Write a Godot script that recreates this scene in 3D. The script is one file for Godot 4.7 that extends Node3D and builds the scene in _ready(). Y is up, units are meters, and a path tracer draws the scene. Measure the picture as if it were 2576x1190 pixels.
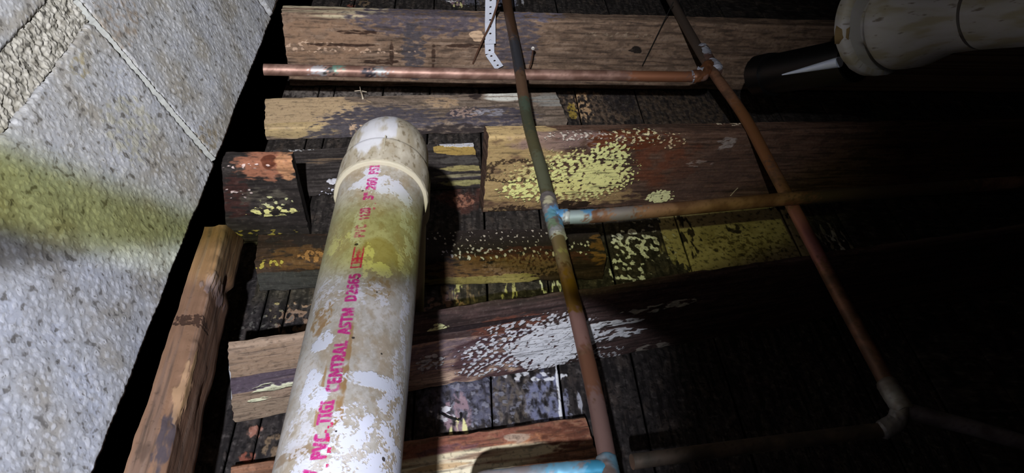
extends Node3D
# A crawl space seen by torchlight: rotten joists and planks overhead, a block wall, a plastic drain and copper pipes.
# World: x along the joists, y up, z along the pipes; metres; the earth floor is y = 0.

const BOTTOM := 1.205   # underside of the joists
const DECK := 1.389     # underside of the floor planks
const WALL_O := Vector3(-.467, .917, .944)     # the corner of the joints in the block wall
const WALL_E := Vector3(.4596, .8881, 0)       # up the leaning wall
const WALL_N := Vector3(.8881, -.4596, 0)      # out of the wall
var rng := RandomNumberGenerator.new()
var taken := {}
var no_shade: Callable

# ---------------------------------------------------------------- naming
func numbered(called: String) -> String:
	var n: int = taken.get(called, -1) + 1
	taken[called] = n
	return called if n == 0 else "%s_%03d" % [called, n]

func thing(called: String, label: String, category: String, at := Vector3.ZERO, group := "") -> Node3D:
	var o := Node3D.new()
	o.name = numbered(called)
	add_child(o, true)
	o.position = at
	o.set_meta("label", label)
	o.set_meta("category", category)
	if group:
		o.set_meta("group", group)
	return o

func part(called: String, mesh: Mesh, m: Material, parent: Node3D, label := "") -> MeshInstance3D:
	var o := MeshInstance3D.new()
	o.name = called
	o.mesh = mesh
	o.material_override = m
	parent.add_child(o, true)
	if label:
		o.set_meta("label", label)
	return o

func single(called: String, mesh: Mesh, m: Material, label: String, category: String, group := "") -> MeshInstance3D:
	var o := part(numbered(called), mesh, m, self, label)
	o.set_meta("category", category)
	if group:
		o.set_meta("group", group)
	return o

func structure(called: String, label: String) -> Node3D:
	var o := Node3D.new()
	o.name = called
	add_child(o, true)
	o.set_meta("kind", "structure")
	o.set_meta("label", label)
	o.set_meta("category", called.get_slice("_", 0))
	return o

# ---------------------------------------------------------------- meshes
func build(v: PackedVector3Array, uv: PackedVector2Array, col: PackedColorArray, ix: PackedInt32Array, outward := Vector3.ZERO) -> ArrayMesh:
	# ix: triangles, counted anticlockwise from outside; if the enclosed volume (or the face towards «outward») says otherwise all are turned
	var vol := 0.0
	var c := Vector3.ZERO
	for p in v:
		c += p
	c /= v.size()
	for k in range(0, ix.size(), 3):
		var a := v[ix[k]] - c
		var n := (v[ix[k + 1]] - v[ix[k]]).cross(v[ix[k + 2]] - v[ix[k]])
		vol += n.dot(outward) if outward != Vector3.ZERO else n.dot(a)
	if vol < 0.0:
		for k in range(0, ix.size(), 3):
			var t := ix[k]
			ix[k] = ix[k + 1]
			ix[k + 1] = t
	var nn := PackedVector3Array()
	nn.resize(v.size())
	for k in range(0, ix.size(), 3):
		var i := ix[k]
		var j := ix[k + 1]
		var l := ix[k + 2]
		var n := (v[j] - v[i]).cross(v[l] - v[i])
		nn[i] += n
		nn[j] += n
		nn[l] += n
		ix[k + 1] = l
		ix[k + 2] = j
	for k in nn.size():
		nn[k] = nn[k].normalized()
	var arr := []
	arr.resize(Mesh.ARRAY_MAX)
	arr[Mesh.ARRAY_VERTEX] = v
	arr[Mesh.ARRAY_NORMAL] = nn
	arr[Mesh.ARRAY_INDEX] = ix
	if uv.size():
		arr[Mesh.ARRAY_TEX_UV] = uv
	if col.size():
		arr[Mesh.ARRAY_COLOR] = col
	var m := ArrayMesh.new()
	m.add_surface_from_arrays(Mesh.PRIMITIVE_TRIANGLES, arr)
	return m

func loft(rings: Array, us: PackedFloat32Array, vs: PackedFloat32Array, cols := PackedColorArray(), caps := true, cap_uv := Vector2(.5, .5), cap_scale := Vector2(1, 1)) -> ArrayMesh:
	# rings of equally many points; the last point repeats the first (the seam of the uv)
	var v := PackedVector3Array()
	var uv := PackedVector2Array()
	var col := PackedColorArray(cols)
	var ix := PackedInt32Array()
	var n: int = rings[0].size()
	for i in rings.size():
		v.append_array(rings[i])
		for k in n:
			uv.append(Vector2(us[i], vs[k]))
	for i in rings.size() - 1:
		for k in n - 1:
			var a := i * n + k
			ix.append_array([a, a + 1, a + n, a + 1, a + n + 1, a + n])
	if caps:
		for e in [0, rings.size() - 1]:
			var base := v.size()
			var c := Vector3.ZERO
			for k in n - 1:
				c += rings[e][k]
			c /= n - 1
			v.append(c)
			uv.append(cap_uv)
			if cols.size():
				col.append(cols[e * n])
			for k in n:
				v.append(rings[e][k])
				var d: Vector3 = rings[e][k] - c
				uv.append(cap_uv + Vector2(d.z * cap_scale.x, d.y * cap_scale.y))
				if cols.size():
					col.append(cols[e * n + k])
			for k in n - 1:
				if e == 0:
					ix.append_array([base, base + k + 2, base + k + 1])
				else:
					ix.append_array([base, base + k + 1, base + k + 2])
	return build(v, uv, col, ix)

func smooth_path(points: Array, step: float) -> PackedVector3Array:
	var c := Curve3D.new()
	c.bake_interval = step
	for i in points.size():
		var t := Vector3.ZERO
		if i > 0 and i < points.size() - 1:
			t = (points[i + 1] - points[i - 1]) / 6.0
		c.add_point(points[i], -t, t)
	return c.get_baked_points()

func tube(path: PackedVector3Array, radii: Callable, sides: int, shade: Callable = no_shade, hint := Vector3.UP, caps := true, bumps := 0.0, noise: FastNoiseLite = null) -> ArrayMesh:
	# radii(distance) -> radius; shade(point, distance, angle) -> linear colour
	var rings := []
	var us := PackedFloat32Array()
	var vs := PackedFloat32Array()
	var col := PackedColorArray()
	var d := 0.0
	for k in sides + 1:
		vs.append(float(k) / sides)
	for i in path.size():
		if i:
			d += path[i].distance_to(path[i - 1])
		var t := (path[mini(i + 1, path.size() - 1)] - path[maxi(i - 1, 0)]).normalized()
		var x := t.cross(hint).normalized()
		var y := x.cross(t)
		var r: float = radii.call(d)
		var ring := PackedVector3Array()
		for k in sides + 1:
			var a := TAU * k / sides
			var w := x * sin(a) + y * cos(a)
			var p := path[i] + w * r
			if noise:
				p += w * bumps * noise.get_noise_3dv(path[i] + w * r)
			ring.append(p)
			if shade.is_valid():
				col.append(shade.call(p, d, a))
		rings.append(ring)
		us.append(d)
	return loft(rings, us, vs, col, caps)

func flat_r(r: float) -> Callable:
	return func(_d): return r

func fnl(seed_: int, freq: float, oct := 4, type := FastNoiseLite.TYPE_SIMPLEX_SMOOTH) -> FastNoiseLite:
	var n := FastNoiseLite.new()
	n.seed = seed_
	n.frequency = freq
	n.noise_type = type
	n.fractal_octaves = oct
	if type == FastNoiseLite.TYPE_CELLULAR:
		n.fractal_type = FastNoiseLite.FRACTAL_NONE
		n.cellular_return_type = FastNoiseLite.RETURN_DISTANCE
	return n

# ---------------------------------------------------------------- painted surfaces: what grows on, soaks into and flakes off the stuff
class Paint:
	var img: Image
	var hgt: Image
	var w: int
	var h: int
	var ma: float     # metres across
	var mb: float
	var gain := 1.0   # how much paler the matter is than it looks by the torch
	var maps := {}
	func _init(pw: int, ph: int, metres_a: float, metres_b: float, base: Color, g := 1.0) -> void:
		w = pw
		h = ph
		ma = metres_a
		mb = metres_b
		gain = g
		img = Image.create_empty(w, h, false, Image.FORMAT_RGBA8)
		img.fill(lift(base))
		hgt = Image.create_empty(w, h, false, Image.FORMAT_RGBA8)
		hgt.fill(Color(.4, .4, .4))
	func lift(c: Color) -> Color:
		var l := c.srgb_to_linear()
		return Color(minf(l.r * gain, .9), minf(l.g * gain, .9), minf(l.b * gain, .9)).linear_to_srgb()
	func grow(key: String, type: int, sa: float, sb: float, seed_: int, oct := 4) -> void:
		# a noise whose features measure sa by sb metres
		var n := FastNoiseLite.new()
		n.seed = seed_
		n.noise_type = type
		n.frequency = .0625
		n.fractal_octaves = oct
		var inv := false
		if type == FastNoiseLite.TYPE_CELLULAR:
			n.fractal_type = FastNoiseLite.FRACTAL_NONE
			n.cellular_return_type = FastNoiseLite.RETURN_DISTANCE
			inv = true
		var i := n.get_image(clampi(int(16 * ma / sa), 4, w), clampi(int(16 * mb / sb), 4, h), inv)
		i.resize(w, h, Image.INTERPOLATE_CUBIC)
		i.convert(Image.FORMAT_L8)
		maps[key] = i.get_data()
	func mix(key: String, k1: String, k2: String, share: float, contrast: float) -> void:
		# flakes of uneven size: one noise swayed by another
		var a: PackedByteArray = maps[k1]
		var b: PackedByteArray = maps[k2]
		var out := PackedByteArray()
		out.resize(a.size())
		var s1 := int(256 * (1.0 - share) * contrast)
		var s2 := int(256 * share * contrast)
		var off := int(128 * (1.0 - contrast))
		for i in a.size():
			out[i] = clampi(((a[i] * s1 + b[i] * s2) >> 8) + off, 0, 255)
		maps[key] = out
	func finish() -> void:
		# the grain and pores run through whatever grew on the board
		lay("pore", Color(.09, .07, .06), .62, .92, .26, .25)
		lay("pore", Color(.75, .70, .64), .40, .08, .12)
		lay("grain", Color(.08, .065, .06), .36, .12, .28, .25)
		lay("rag", Color(.10, .085, .08), .62, .9, .25)
	func lut(c: Color, lo: float, hi: float, s: float) -> PackedInt32Array:
		var t := PackedInt32Array()
		t.resize(256)
		for k in 256:
			var a := int(255.0 * s * smoothstep(lo, hi, k / 255.0))
			t[k] = int(c.r8) | (int(c.g8) << 8) | (int(c.b8) << 16) | (a << 24)
		return t
	func lay(key: String, c: Color, lo: float, hi: float, s := 1.0, rise := -1.0) -> void:
		stain(c, ma / 2, mb / 2, 0.0, 0.0, key, lo, hi, s, rise)
	func stain(c: Color, a: float, b: float, ra: float, rb: float, key: String, lo: float, hi: float, s := 1.0, rise := -1.0, flat := .35) -> void:
		# matter where the noise is high, thinning out to nothing at ra, rb from (a, b); no radii: all over
		var n: PackedByteArray = maps[key]
		var x0 := 0
		var x1 := w
		var y0 := 0
		var y1 := h
		if ra > 0:
			x0 = clampi(int((a - ra) / ma * w), 0, w)
			x1 = clampi(int((a + ra) / ma * w), 0, w)
			y0 = clampi(int((b - rb) / mb * h), 0, h)
			y1 = clampi(int((b + rb) / mb * h), 0, h)
		if x1 <= x0 or y1 <= y0:
			return
		var t := lut(lift(c), lo, hi, s)
		var px := PackedInt32Array()
		var ww := x1 - x0
		px.resize(ww)
		var out := PackedInt32Array()
		out.resize(ww * (y1 - y0))
		var o := 0
		if ra > 0:
			for x in ww:
				var q := ((x0 + x) * ma / w - a) / ra
				px[x] = int(255 * q * q)
		for y in range(y0, y1):
			var i := y * w + x0
			if ra > 0:
				var q := (y * mb / h - b) / rb
				var py := int(255 * q * q)
				var keep := int(255 * flat)
				for x in ww:
					var k := n[i + x] - maxi(0, px[x] + py - keep)
					if k > 0:
						out[o] = t[k]
					o += 1
			else:
				for x in ww:
					out[o] = t[n[i + x]]
					o += 1
		var over := Image.create_from_data(ww, y1 - y0, false, Image.FORMAT_RGBA8, out.to_byte_array())
		img.blend_rect(over, Rect2i(0, 0, ww, y1 - y0), Vector2i(x0, y0))
		if rise >= 0:
			var tt := lut(Color(rise, rise, rise), lo, hi, minf(1.0, s * 1.2))
			var g := PackedInt32Array()
			g.resize(out.size())
			o = 0
			for y in range(y0, y1):
				var i := y * w + x0
				var q := (y * mb / h - b) / rb if ra > 0 else 0.0
				var py := maxi(int(255 * q * q), 0) if ra > 0 else 0
				var keep := int(255 * flat)
				for x in ww:
					var k := n[i + x] - (maxi(0, px[x] + py - keep) if ra > 0 else 0)
					if k > 0:
						g[o] = tt[k]
					o += 1
			hgt.blend_rect(Image.create_from_data(ww, y1 - y0, false, Image.FORMAT_RGBA8, g.to_byte_array()), Rect2i(0, 0, ww, y1 - y0), Vector2i(x0, y0))
	func material(rough: float, relief: float) -> StandardMaterial3D:
		var m := StandardMaterial3D.new()
		m.albedo_texture = ImageTexture.create_from_image(img)
		m.roughness = rough
		m.metallic_specular = .35
		m.heightmap_enabled = true
		m.heightmap_texture = ImageTexture.create_from_image(hgt)
		m.heightmap_scale = relief
		return m

func rgb(r: int, g: int, b: int) -> Color:
	return Color8(r, g, b)

func wood(w: int, h: int, ma: float, mb: float, base: Color, seed_: int, gain: float) -> Paint:
	# grain along a, soft blotches, pores; what each board has grown comes on top
	var p := Paint.new(w, h, ma, mb, base, gain)
	p.grow("grain", FastNoiseLite.TYPE_SIMPLEX_SMOOTH, .12, .004, seed_, 5)
	p.grow("band", FastNoiseLite.TYPE_SIMPLEX_SMOOTH, .4, .02, seed_ + 1, 4)
	p.grow("blot", FastNoiseLite.TYPE_SIMPLEX_SMOOTH, .06, .035, seed_ + 2, 5)
	p.grow("fine", FastNoiseLite.TYPE_SIMPLEX_SMOOTH, .007, .004, seed_ + 3, 4)
	p.grow("dots", FastNoiseLite.TYPE_CELLULAR, .0027, .0022, seed_ + 4)
	p.grow("pore", FastNoiseLite.TYPE_SIMPLEX_SMOOTH, .0026, .0014, seed_ + 8, 4)
	p.grow("rag", FastNoiseLite.TYPE_SIMPLEX_SMOOTH, .03, .012, seed_ + 6, 6)
	p.grow("tuft", FastNoiseLite.TYPE_SIMPLEX_SMOOTH, .013, .008, seed_ + 9, 6)
	p.mix("cell", "dots", "tuft", .46, 1.45)
	var dark := base.darkened(.45)
	p.lay("grain", base.lightened(.12), .5, .85, .5, .5)
	p.lay("grain", dark, .46, .14, .5, .25)
	p.lay("band", dark, .55, .85, .55)
	p.lay("blot", base.darkened(.3), .52, .75, .6)
	p.lay("fine", dark, .64, .9, .35, .25)
	return p

# ---------------------------------------------------------------- timber
func board(p0: Vector3, p1: Vector3, away: float, height: float, ma: float, mb: float, seed_: int, rough := .0015, skew0 := Vector2.ZERO, skew1 := Vector2.ZERO, round_ := .004) -> ArrayMesh:
	# p0, p1: the ends of its lower edge on the near side. away: its width from there to +z; height: upwards. skew: how far an end moves per metre (away, up)
	var L := p1 - p0
	var dir := L.normalized()
	var far := Vector3(-dir.z, 0, dir.x)
	if far.z < 0:
		far = -far
	var prof := PackedVector2Array()   # (away, up)
	var na := maxi(2, int(away / .008))
	var nh := maxi(2, int(height / .008))
	for k in na + 1:
		prof.append(Vector2(lerpf(away - round_, round_, float(k) / na), 0))
	prof.append(Vector2(round_ * .29, round_ * .29))
	for k in nh + 1:
		prof.append(Vector2(0, lerpf(round_, height - round_ * .3, float(k) / nh)))
	prof.append(Vector2(round_ * .3, height))
	prof.append(Vector2(away - round_, height))
	prof.append(Vector2(away, height - round_))
	prof.append(Vector2(away, round_))
	prof.append(prof[0])
	var vs := PackedFloat32Array()
	var run := 0.0
	for k in prof.size():
		if k:
			run += prof[k].distance_to(prof[k - 1])
		vs.append(run / mb)
	var n1 := fnl(seed_, 14.0, 4)
	var n2 := fnl(seed_ + 7, 90.0, 3)
	var rings := []
	var us := PackedFloat32Array()
	var steps := maxi(3, int(L.length() / .008))
	for i in steps + 1:
		var t := float(i) / steps
		var ring := PackedVector3Array()
		for k in prof.size():
			var q := prof[k]
			var s0 := q.x * skew0.x + q.y * skew0.y
			var s1 := q.x * skew1.x + q.y * skew1.y
			var p := p0 + dir * lerpf(s0, L.length() + s1, t) + far * q.x + Vector3.UP * q.y
			var e := p * Vector3(.35, 1, 1)
			var d := n1.get_noise_3dv(e) * rough + n2.get_noise_3dv(e) * rough * .5
			var out := Vector2(q.x - away * .5, q.y - height * .5)
			var corner := minf(absf(absf(out.x) - away * .5), .02) + minf(absf(absf(out.y) - height * .5), .02)
			d -= maxf(0, n2.get_noise_3dv(e * .6)) * rough * 1.6 * (1.0 - clampf(corner / .012, 0, 1))
			p += far * (signf(out.x) * d if absf(out.x) > away * .5 - .004 else 0.0)
			p += Vector3.UP * (signf(out.y) * minf(d, 0.0 if out.y > 0 else 1.0) if absf(out.y) > height * .5 - .004 else 0.0)
			p += dir * (n2.get_noise_2d(q.x * 3.0 + 5, q.y * 3.0) * .003 if i == 0 or i == steps else 0.0)
			ring.append(p)
		rings.append(ring)
		us.append(t * L.length() / ma)
	return loft(rings, us, vs, PackedColorArray(), true, Vector2(.5, .5), Vector2(1.0 / ma, 1.0 / mb))

func plank(x0: float, x1: float, z0: float, z1: float, y: float, seed_: int) -> ArrayMesh:
	# a floor plank from below: chamfered long edges, a little cupped; uv measured from (-.4, .35)
	var n := fnl(seed_, 5.0, 3)
	var rings := []
	var us := PackedFloat32Array()
	var vs := PackedFloat32Array()
	var prof := [[0.0, .003], [.003, 0.0], [.3, 0.0], [.7, 0.0], [.997, 0.0], [1.0, .003], [1.0, .02], [0.0, .02], [0.0, .003]]
	var flip := x0 > .8
	var uvs := PackedVector2Array()
	for q in prof:
		vs.append(0.0)
	var steps := 24
	for i in steps + 1:
		var z := lerpf(z0, z1, float(i) / steps)
		var ring := PackedVector3Array()
		for q in prof:
			var x := lerpf(x0, x1, q[0])
			if q[0] == .003:
				x = x0 + .003
			elif q[0] == .997:
				x = x1 - .003
			var wob := n.get_noise_2d(z, x0) * .0015
			ring.append(Vector3(x + wob, y + q[1] + (.0008 if q[0] == .3 or q[0] == .7 else 0.0), z))
			var u := (x + .4) / 1.4
			uvs.append(Vector2(.95 + .04 * pingpong((x - .95) / .14, 1.0) if flip else u, (z - .35) / 1.4))
		rings.append(ring)
		us.append(0.0)
	var v := PackedVector3Array()
	var ix := PackedInt32Array()
	var m := prof.size()
	for r in rings:
		v.append_array(r)
	for i in steps:
		for k in m - 1:
			var a := i * m + k
			ix.append_array([a, a + 1, a + m, a + 1, a + m + 1, a + m])
	for e in [0, steps]:
		for k in range(1, m - 2):
			ix.append_array([e * m, e * m + k + 1, e * m + k] if e == 0 else [e * m, e * m + k, e * m + k + 1])
	return build(v, uvs, PackedColorArray(), ix)

# ---------------------------------------------------------------- block wall
func wall_face(s0: float, s1: float, z0: float, z1: float, step: float, lift: Callable, back: float) -> ArrayMesh:
	# a slab of the leaning wall: a rough front over (s0..s1, z0..z1), sides going back
	var v := PackedVector3Array()
	var uv := PackedVector2Array()
	var ix := PackedInt32Array()
	var ns := maxi(2, int((s1 - s0) / step))
	var nz := maxi(2, int((z1 - z0) / step))
	for i in range(-1, ns + 2):
		for k in range(-1, nz + 2):
			var s := lerpf(s0, s1, clampf(float(i) / ns, 0, 1))
			var z := lerpf(z0, z1, clampf(float(k) / nz, 0, 1))
			var d: float = lift.call(s, z)
			if i < 0 or k < 0 or i > ns or k > nz:
				d = -back
			v.append(WALL_O + WALL_E * s + WALL_N * d + Vector3(0, 0, z - WALL_O.z))
			uv.append(Vector2((z - .3) / 1.15, (s + .08) / .36))
	var w := nz + 3
	for i in ns + 2:
		for k in nz + 2:
			var a := i * w + k
			ix.append_array([a, a + 1, a + w, a + 1, a + w + 1, a + w])
	return build(v, uv, PackedColorArray(), ix, WALL_N)

# ---------------------------------------------------------------- the scene
func _ready() -> void:
	rng.seed = 11
	# camera: a phone held up under the floor, turned over, so that «up» in the picture runs away along the pipes
	var cam := Camera3D.new()
	cam.name = "camera"
	cam.fov = rad_to_deg(2.0 * atan(595.0 / 1860.0))
	cam.near = .01
	cam.far = 30
	add_child(cam)
	cam.transform = Transform3D(Basis(Vector3(.9938, -.0978, -.0538), Vector3(-.0348, -.7293, .6833), Vector3(-.106, -.6772, -.7282)), Vector3(0, .42, 0))
	cam.current = true
	var we := WorldEnvironment.new()
	we.name = "environment"
	var env := Environment.new()
	env.background_mode = Environment.BG_COLOR
	env.background_color = Color.BLACK
	env.tonemap_mode = Environment.TONE_MAPPER_LINEAR
	env.tonemap_exposure = 1.0
	env.sdfgi_enabled = true
	env.ssao_enabled = true
	env.ssil_enabled = true
	we.environment = env
	add_child(we)
	# light: an unseen torch behind the phone. Its upper beam is bluish with a yellow rim, as the lens of a cheap torch throws it; low beams cover the near left, an added core lifts the far boards.
	var torch := Vector3(-.1108, .1023, -.1691)
	var torch_low := Vector3(-.0769, .2442, -.2648)
	beam("torch_beam", torch, Vector3(.0205, .0477, .9987), 46.0, .09, Color(.60, .58, 1.0).linear_to_srgb(), 2.35)
	beam("torch_rim", torch, Vector3(.0181, .1004, .9948), 46.7, .06, Color(.95, 1.0, .42).linear_to_srgb(), 1.55)
	beam("added_core_fill", torch, Vector3(-.0468, .4405, .8911), 24.0, 1.0, Color(.97, .98, 1.0), 1.8)  # added fill that lifts the far joist and boards
	beam("unseen_low_flood", torch_low, Vector3(-.0754, .9942, .0773), 44.3, .05, Color(.92, .94, 1.0), 1.95)  # out of view, placed to light the near left
	beam("unseen_wall_spill", torch_low, Vector3(-.3066, .9458, .1073), 41.1, .07, Color(.92, .94, 1.0), .85)  # out of view, widens the low light across the left wall
	unseen_torch(torch, torch_low)

	build_wall()
	build_deck()
	build_joists()
	build_drain()
	build_copper()
	build_far_pipes()
	build_bits()

func beam(called: String, at: Vector3, dir: Vector3, half: float, blend: float, c: Color, e: float) -> void:
	var l := SpotLight3D.new()
	l.name = called
	add_child(l)
	l.position = at
	l.look_at_from_position(at, at + dir, Vector3.RIGHT)
	l.spot_angle = half
	l.spot_angle_attenuation = blend
	l.spot_range = 12
	l.spot_attenuation = 2
	l.light_color = c
	l.light_energy = e
	l.light_size = .01
	l.shadow_enabled = true

func unseen_torch(a: Vector3, b: Vector3) -> void:
	var dir := Vector3(.106, .677, .728).normalized()
	var t := thing("unseen_torch", "unseen black hand torch with two glowing lenses, out of view behind the camera, lighting the space", "torch")
	var black := StandardMaterial3D.new()
	black.albedo_color = Color(.03, .03, .035)
	black.roughness = .5
	var glow := StandardMaterial3D.new()
	glow.albedo_color = Color(.9, .9, .95)
	glow.emission_enabled = true
	glow.emission = Color(.95, .97, 1.0)
	glow.emission_energy_multiplier = 1.5
	var mid := (a + b) / 2 - dir * .03
	var d := (b - a).normalized() * .02
	part("body", tube(PackedVector3Array([mid - dir * .1, mid - dir * .04, mid - dir * .02, mid]), func(x): return .018 if x < .06 else .075, 24, no_shade, Vector3.RIGHT), black, t)
	for p in [a, b]:
		part("lens", tube(PackedVector3Array([p - dir * .03, p - dir * .022]), flat_r(.011), 20, no_shade, Vector3.RIGHT), glow, t)
	# plates out of view beside each lens, placed to shade the right
	var right := Vector3(.9938, -.0978, -.0538)
	var up := Vector3(-.0348, -.7293, .6833)
	for q in [[a, .044, .0106, -.06, .06], [b, .127, .0195, -.11, .03]]:
		var m := BoxMesh.new()
		m.size = Vector3(.12, q[4] - q[3], .003)
		var o := part("unseen_shade_plate", m, black, t)
		o.basis = Basis(right, up, -dir.normalized())
		o.position = q[0] + dir * q[1] + right * (q[2] + .06) + up * ((q[3] + q[4]) / 2)

func build_wall() -> void:
	var wl := structure("wall_left", "leaning wall of rough grey concrete blocks")
	var p := Paint.new(2048, 640, 1.15, .36, rgb(168, 168, 170), .9)
	p.grow("peb", FastNoiseLite.TYPE_CELLULAR, .0024, .0024, 3)
	p.grow("peb2", FastNoiseLite.TYPE_CELLULAR, .008, .007, 4)
	p.grow("mid", FastNoiseLite.TYPE_SIMPLEX_SMOOTH, .016, .016, 5, 6)
	p.grow("big", FastNoiseLite.TYPE_SIMPLEX_SMOOTH, .14, .12, 6, 4)
	p.grow("fine", FastNoiseLite.TYPE_SIMPLEX_SMOOTH, .0024, .0024, 7, 3)
	p.lay("big", rgb(150, 143, 130), .5, .8, .7)
	p.lay("big", rgb(178, 180, 190), .5, .2, .7)
	p.lay("mid", rgb(140, 134, 122), .55, .95, .45, .35)
	p.lay("fine", rgb(120, 116, 108), .55, .9, .6)
	p.mix("grit", "peb", "mid", .5, 1.5)
	p.mix("pit", "peb2", "mid", .6, 1.3)
	p.lay("grit", rgb(198, 198, 201), .55, .9, .65, .95)
	p.lay("grit", rgb(98, 94, 88), .40, .14, .8, .05)
	p.lay("pit", rgb(98, 94, 88), .18, .06, .7, .0)
	p.lay("fine", rgb(200, 200, 202), .62, .9, .4, .7)
	p.lay("mid", rgb(110, 105, 98), .8, .92, .5, .1)
	p.stain(rgb(140, 125, 85), .5592, .1167, .03, .02, "mid", .35, .8, .6)
	p.stain(rgb(135, 118, 100), .6982, .1189, .09, .05, "mid", .35, .8, .6)
	p.stain(rgb(120, 105, 80), .6653, .3241, .05, .03, "mid", .3, .7, .6)
	p.stain(rgb(170, 165, 140), .5482, .211, .08, .06, "mid", .3, .7, .5)
	var rock := p.material(.95, .12)
	var low := fnl(21, 9.0, 3)
	var rag := fnl(22, 120.0, 3)
	var lump := fnl(23, 160.0, 2)
	var edge := func(s, z, s0, s1, z0, z1):
		var d: float = minf(minf(s - s0, s1 - s), minf(z - z0, z1 - z)) + rag.get_noise_2d(s, z) * .004
		var e := clampf(1.0 - d / .005, 0, 1)
		return low.get_noise_2d(s, z) * .003 + lump.get_noise_2d(s, z) * .0008 - e * e * .008
	var top := .2735
	# the three blocks in view, then those round them
	for q in [[.012, top, .30, .9405, .003], [-.02, top, .9495, 1.42, .003], [-.29, -.036, .36, .932, .003], [-.29, -.036, .945, 1.42, .006], [.012, top, 1.432, 1.95, .006], [.012, top, -.12, .289, .004], [-.29, -.036, -.05, .348, .004]]:
		var s0: float = q[0]
		var s1: float = q[1]
		var z0: float = q[2]
		var z1: float = q[3]
		var b := part("block", wall_face(s0, s1, z0, z1, q[4], func(s, z): return edge.call(s, z, s0, s1 + (.004 if s1 > .2 else 0.0), z0, z1), .19), rock, wl)
	for c in 2:
		for k in 4:
			var s1 := -.304 - c * .28
			var s0 := s1 - .268
			var z0 := -.3 + k * .56 + c * .2
			part("block", wall_face(s0, s1, z0, z0 + .548, .02, func(s, z): return edge.call(s, z, s0, s1, z0, z0 + .548), .19), rock, wl)
	# mortar: a wide crumbling bed, a thin pale squeezed joint standing up, a grey core behind
	var mp := Paint.new(2048, 640, 1.15, .36, rgb(150, 145, 136), .9)
	mp.grow("peb", FastNoiseLite.TYPE_CELLULAR, .0055, .0055, 8)
	mp.grow("mid", FastNoiseLite.TYPE_SIMPLEX_SMOOTH, .02, .02, 9, 5)
	mp.lay("mid", rgb(120, 114, 104), .5, .8, .7, .2)
	mp.lay("peb", rgb(196, 192, 184), .45, .85, .7, .9)
	mp.lay("peb", rgb(70, 66, 60), .4, .2, .8, .05)
	var crumb := mp.material(.97, .16)
	var gn := fnl(31, 190.0, 1, FastNoiseLite.TYPE_CELLULAR)
	var gw := fnl(32, 30.0, 3)
	part("mortar_joint", wall_face(-.038, .014, .36, .947, .0014, func(s, z):
		var ws: float = s + rag.get_noise_2d(s * .7, z * .7) * .003
		var wz: float = z + rag.get_noise_2d(z * .7, s * .7 + 5.0) * .003
		return -.0065 - gn.get_noise_2d(ws, wz) * .0040 + gw.get_noise_2d(s, z) * .003, .16), crumb, wl, "wide crumbling mortar joint")
	part("mortar_joint", wall_face(-.030, .006, .952, 1.9, .006, func(s, z): return -.004 + gn.get_noise_2d(s, z) * -.004, .16), crumb, wl)
	var ridge := Paint.new(1024, 320, 1.15, .36, rgb(168, 169, 166), .85)
	ridge.grow("mid", FastNoiseLite.TYPE_SIMPLEX_SMOOTH, .006, .006, 12, 4)
	ridge.lay("mid", rgb(165, 165, 160), .5, .85, .7, .2)
	var pale := ridge.material(.9, .08)
	part("mortar_joint", wall_face(-.015, top - .002, .9385, .9515, .0013, func(s, z):
		var c := .9452 + gw.get_noise_2d(s * .7, 3.0) * .0022
		var hw := .0021 + gw.get_noise_2d(s, 9.0) * .0018
		return .0022 - .012 * smoothstep(hw * .8, hw * 1.7, absf(z - c)) + lump.get_noise_2d(s, z) * .001, .16), pale, wl, "thin pale mortar joint squeezed proud")
	var core := StandardMaterial3D.new()
	core.albedo_color = Color(.25, .24, .23)
	core.roughness = 1.0
	part("core", wall_face(-.9, top - .012, -.3, 1.95, .3, func(_s, _z): return -.028, .17), core, wl)

	var fl := structure("floor", "dark bare earth floor of the crawl space")
	var ep := Paint.new(512, 512, 1.0, 1.0, rgb(70, 60, 50))
	ep.grow("a", FastNoiseLite.TYPE_SIMPLEX_SMOOTH, .1, .1, 41, 5)
	ep.grow("b", FastNoiseLite.TYPE_CELLULAR, .03, .03, 42)
	ep.lay("a", rgb(46, 38, 32), .4, .8, .8, .2)
	ep.lay("b", rgb(88, 78, 66), .6, .9, .6, .9)
	var em := ep.material(1.0, 1.0)
	em.heightmap_enabled = false
	em.uv1_triplanar = true
	var fm := BoxMesh.new()
	fm.size = Vector3(4.2, .2, 4.4)
	var fo := part("earth", fm, em, fl)
	fo.position = Vector3(.9, -.1, .9)

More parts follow.
